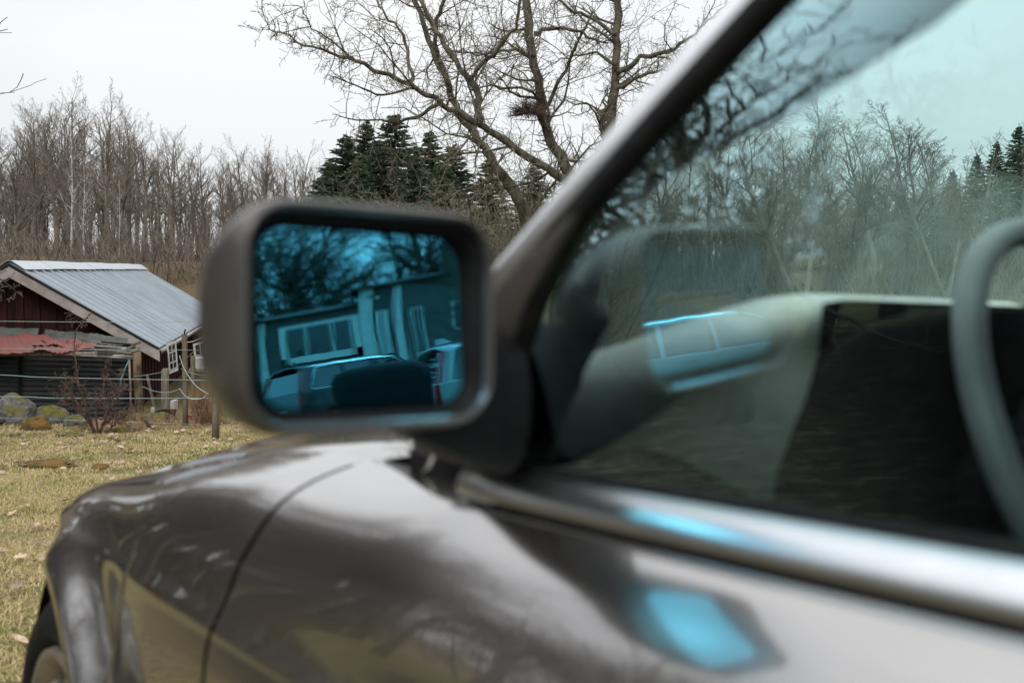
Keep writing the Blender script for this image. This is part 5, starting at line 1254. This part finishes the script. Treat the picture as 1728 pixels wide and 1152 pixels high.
mb = MB(); mb.lathe([(0, -.09), (.06, -.07), (.09, 0), (.06, .07), (0, .09)], 16, Matrix.Translation((-0.30, 0.16, 5.25 - HZ))); mb.build('lamp_globe', M['house_white'], H, sm=True)
mb = MB(); mb.box((-.12, .09, 5.4 - HZ), (.18, .1, .12)); mb.build('lamp_bracket', M['edge_black'], H)

def make_car(name, label, body, x, y, heading, L=4.6, W=1.85, Hc=1.5, glassm='pane_dark', wagon=True, chrome=True):
    z0 = ground(x, y); o = thing(name, label, 'car', (x, y, z0), heading)     # local +y is forwards
    # side profile: (y, z) lower body and greenhouse
    belt = Hc * 0.62; hl = L / 2
    def hw(yv, z):
        e = 1 - 0.10 * abs(yv / hl) ** 4; up = 1 - max(0, z - belt) * 0.32
        lo = 1 - 0.10 * max(0, .35 - z) / .35
        return W / 2 * e * up * lo
    rows = []; ys = [-hl, -hl + .03, -hl + .12, -hl + .4, -1.0, -.4, .2, .75, 1.05, hl - .35, hl - .08, hl]
    mb = MB()
    def top(yv):
        if yv < -hl + .1: return belt * .97
        if yv > 0.75: return belt * (0.98 - 0.16 * (yv - .75) / (hl - .75))
        return belt
    for yv in ys:
        zt = top(yv); ring = []
        for z in (0.22, 0.32, 0.5, zt * .85, zt): ring.append((hw(yv, z), z))
        full = [(-a, yv, z) for a, z in ring] + [(a, yv, z) for a, z in ring[::-1]]
        rows.append(full)
    mb.grid(rows); mb.f.append(tuple(range(10))); mb.f.append(tuple(len(mb.v) - 10 + i for i in range(10))[::-1]); mb.mi += [0, 0]
    bd = bevel(mb.build('body', body, o, sm=False), 0.03, 2, 25)
    # roof and pillars as one shell, glass set inside it
    rb, rf = -hl + .25, 0.15
    mb = MB(); P = []
    for f in [k / 10 for k in range(11)]:
        yv = rb + (rf - rb) * f; P.append([((2 * g - 1) * hw(yv, Hc - .05) * .98, yv, Hc - 0.10 * abs(2 * g - 1) ** 3 - 0.07 * (1 - f) ** 2 - 0.03 * f**3) for g in [j / 8 for j in range(9)]])
    mb.grid(P, flip=True); solid(mb.build('roof', body, o, sm=True), 0.03, 1)
    for sx in (-1, 1):
        for y0, y1, w in ((1.0, rf + .02, .05), (-.35, -.38, .06), (-1.2, -1.15, .07), (-hl + .12, rb + .02, .14)):
            zt = Hc - .11 - (.06 if y1 < -1.5 else 0)
            a = Vector((sx * hw(y0, belt), y0, belt - .01)); b = Vector((sx * hw(y1, zt) * .985, y1, zt)); mb = MB(); mb.frame_box(a, Vector((0, w, 0)), Vector((-sx * .04, 0, 0)), b - a); mb.build('window_pillar', body, o)
        for y0, y1, yt0, yt1 in ((-hl + .30, -1.22, rb + .20, -1.2), (-1.12, -.42, -1.1, -.42), (-.30, .92, -.30, .14)):
            zt = Hc - .14; P = [Vector((sx * (hw(y0, belt) - .012), y0, belt)), Vector((sx * (hw(y1, belt) - .012), y1, belt)), Vector((sx * (hw(yt1, zt) * .985 - .01), yt1, zt)), Vector((sx * (hw(yt0, zt) * .985 - .01), yt0, zt))]
            mb = MB(); mb.add(P, [(0, 1, 2, 3)]); wn_ = solid(mb.build('side_window', M[glassm], o), .006, 0)
        if chrome:
            P = [(-hl + .26, belt + .05), (-hl + .30, belt + .012), (-1.0, belt + .012), (.9, belt + .012), (.12, Hc - .125), (-1.2, Hc - .13), (-hl + .55, Hc - .16), (-hl + .34, belt + .17), (-hl + .26, belt + .05)]
            mb = MB(); mb.tube([Vector((sx * (hw(a, b) + .004), a, b)) for a, b in P], 0.016, 6); mb.build('chrome_window_trim', M['chrome'], o, sm=True)
        # lamps, mirrors, handles
        mb = MB(); mb.frame_box(Vector((sx * (hw(-hl + .05, belt) + .006), -hl - .012, belt - .02)), Vector((-sx * .09, 0, 0)), Vector((0, .16, 0)), Vector((0, 0, -.30))); tl = mb.build('tail_lamp', M['tail_red'], o); bevel(tl, .02, 2)
        mb = MB(); mb.frame_box(Vector((sx * (hw(-hl + .12, belt) * 1.0 - .03), -hl + .07, belt)), Vector((sx * .035, 0, 0)), Vector((0, .07, 0)), Vector((-sx * .10, .10, Hc - belt - .18))); mb.build('tail_lamp', M['tail_red'], o)
        mb = MB(); mb.box((sx * (W / 2 - .14), hl - .04, belt * .68), (.32, .12, .14)); bevel(mb.build('headlight', M['chrome'], o), .03, 2)
        mb = MB(); mb.box((sx * (W / 2 + .09), .72, belt + .08), (.2, .1, .14)); bevel(mb.build('door_mirror', body, o), .03, 2)
        for yv in (-.75, .25):
            mb = MB(); mb.box((sx * (hw(yv, .8) + .012), yv, belt - .10), (.025, .18, .025)); mb.build('door_handle', body, o)
        for yv in (-hl + .82, hl - .85):
            Mx = Matrix.Translation((sx * (W / 2 - .10), yv, .33)) @ Matrix.Rotation(sx * math.pi / 2, 4, 'Y')
            mb = MB(); mb.lathe([(.0, .10), (.22, .10), (.30, .11), (.33, .08), (.33, -.1), (0, -.1)], 28, Mx); w_ = mb.build('wheel', M['rubber'], o, sm=True)
            mb = MB(); mb.lathe([(0, .115), (.2, .125), (.215, .105)], 20, Mx); mb.build('rim', M['alloy'], w_, sm=True)
    mb = MB(); a = Hc - .22; P = [Vector((-hw(-hl, belt) * .9, -hl + .06, belt)), Vector((hw(-hl, belt) * .9, -hl + .06, belt)), Vector((hw(-hl, a) * .86, rb - .01, a)), Vector((-hw(-hl, a) * .86, rb - .01, a))]
    mb.add(P, [(0, 1, 2, 3)]); solid(mb.build('rear_window', M[glassm], o), .01, 0)
    P = [Vector((-hw(1, belt) * .93, 1.05, belt)), Vector((hw(1, belt) * .93, 1.05, belt)), Vector((hw(rf, a) * .9, rf + .05, Hc - .06)), Vector((-hw(rf, a) * .9, rf + .05, Hc - .06))]
    mb = MB(); mb.add(P, [(0, 1, 2, 3)]); solid(mb.build('windscreen', M[glassm], o), .01, 0)
    mb = MB(); mb.box((0, -hl - .01, .62), (.52, .02, .12)); mb.build('number_plate', M['house_white'], o)
    mb = MB(); mb.add([(-.012, rb + .15, Hc - .04), (.012, rb + .15, Hc - .04), (.012, rb + .35, Hc - .02), (-.012, rb + .35, Hc - .02), (0, rb + .17, Hc + .05), (0, rb + .22, Hc + .05)], [(0, 1, 4), (1, 2, 5, 4), (2, 3, 5), (3, 0, 4, 5)]); mb.build('roof_antenna', body, o)
    return o
M['pane_dark'] = mat('tinted_car_glass', (0.01, 0.012, 0.014), 0.03, 0, (0.012, 0.014, 0.016), 5, spec=1.0, coat=1.0)
M['tail_red'] = mat('red_tail_lamp', (0.45, 0.015, 0.02), 0.15, 0, (0.38, 0.012, 0.015), 30, coat=1.0)
M['dark_paint'] = mat('dark_teal_paint', (0.022, 0.028, 0.032), 0.25, 0.3, (0.026, 0.032, 0.036), 300, coat=1.0)
M['silver_paint'] = mat('pale_silver_paint', (0.40, 0.42, 0.43), 0.4, 0.1, (0.43, 0.45, 0.46), 300, coat=0.6)
make_car('suv', 'dark estate car with red tail lamps and chrome window trim in the blue mirror', M['dark_paint'], 1.7, -21.0, math.radians(128), Hc=1.62)
make_car('wagon', 'pale silver estate car with a roof fin at the edge of the blue mirror', M['silver_paint'], -1.75, -13.4, math.radians(108), Hc=1.50, L=4.7, chrome=False)

mb = MB(); bz = ground(.8, -10.3); BM = Matrix.Translation((0, 0, 0))  # made-up solid standing in for the dark rounded shape in the mirror
P = []
for (zz, w, d, sh_) in ((0.30, .50, .36, 0), (0.45, .54, .40, 0), (0.80, .56, .42, 0), (1.02, .58, .42, .01), (1.14, .57, .40, .015), (1.22, .50, .34, .02), (1.26, .36, .24, .02), (1.27, .1, .08, .02)):
    P.append([(w * math.copysign(abs(math.cos(t)) ** .6, math.cos(t)) + sh_, d * math.copysign(abs(math.sin(t)) ** .6, math.sin(t)), zz) for t in [6.2832 * k / 32 for k in range(33)]])
bq = thing('dark_stand_in', 'added rounded black stand-in for the dark shape before the house in the blue mirror', 'dark_stand_in', (0.80, -10.3, ground(.8, -10.3)))
mb.grid(P); mb.build('cover', M['dark_cabin'], bq, sm=True)
for sx, sy in ((-.4, -.25), (.4, -.25), (-.4, .25), (.4, .25)):
    mb = MB(); mb.tube([(sx, sy, -.02), (sx * .9, sy * .9, .34)], [.02, .02], 8); mb.build('leg', M['plastic'], bq)
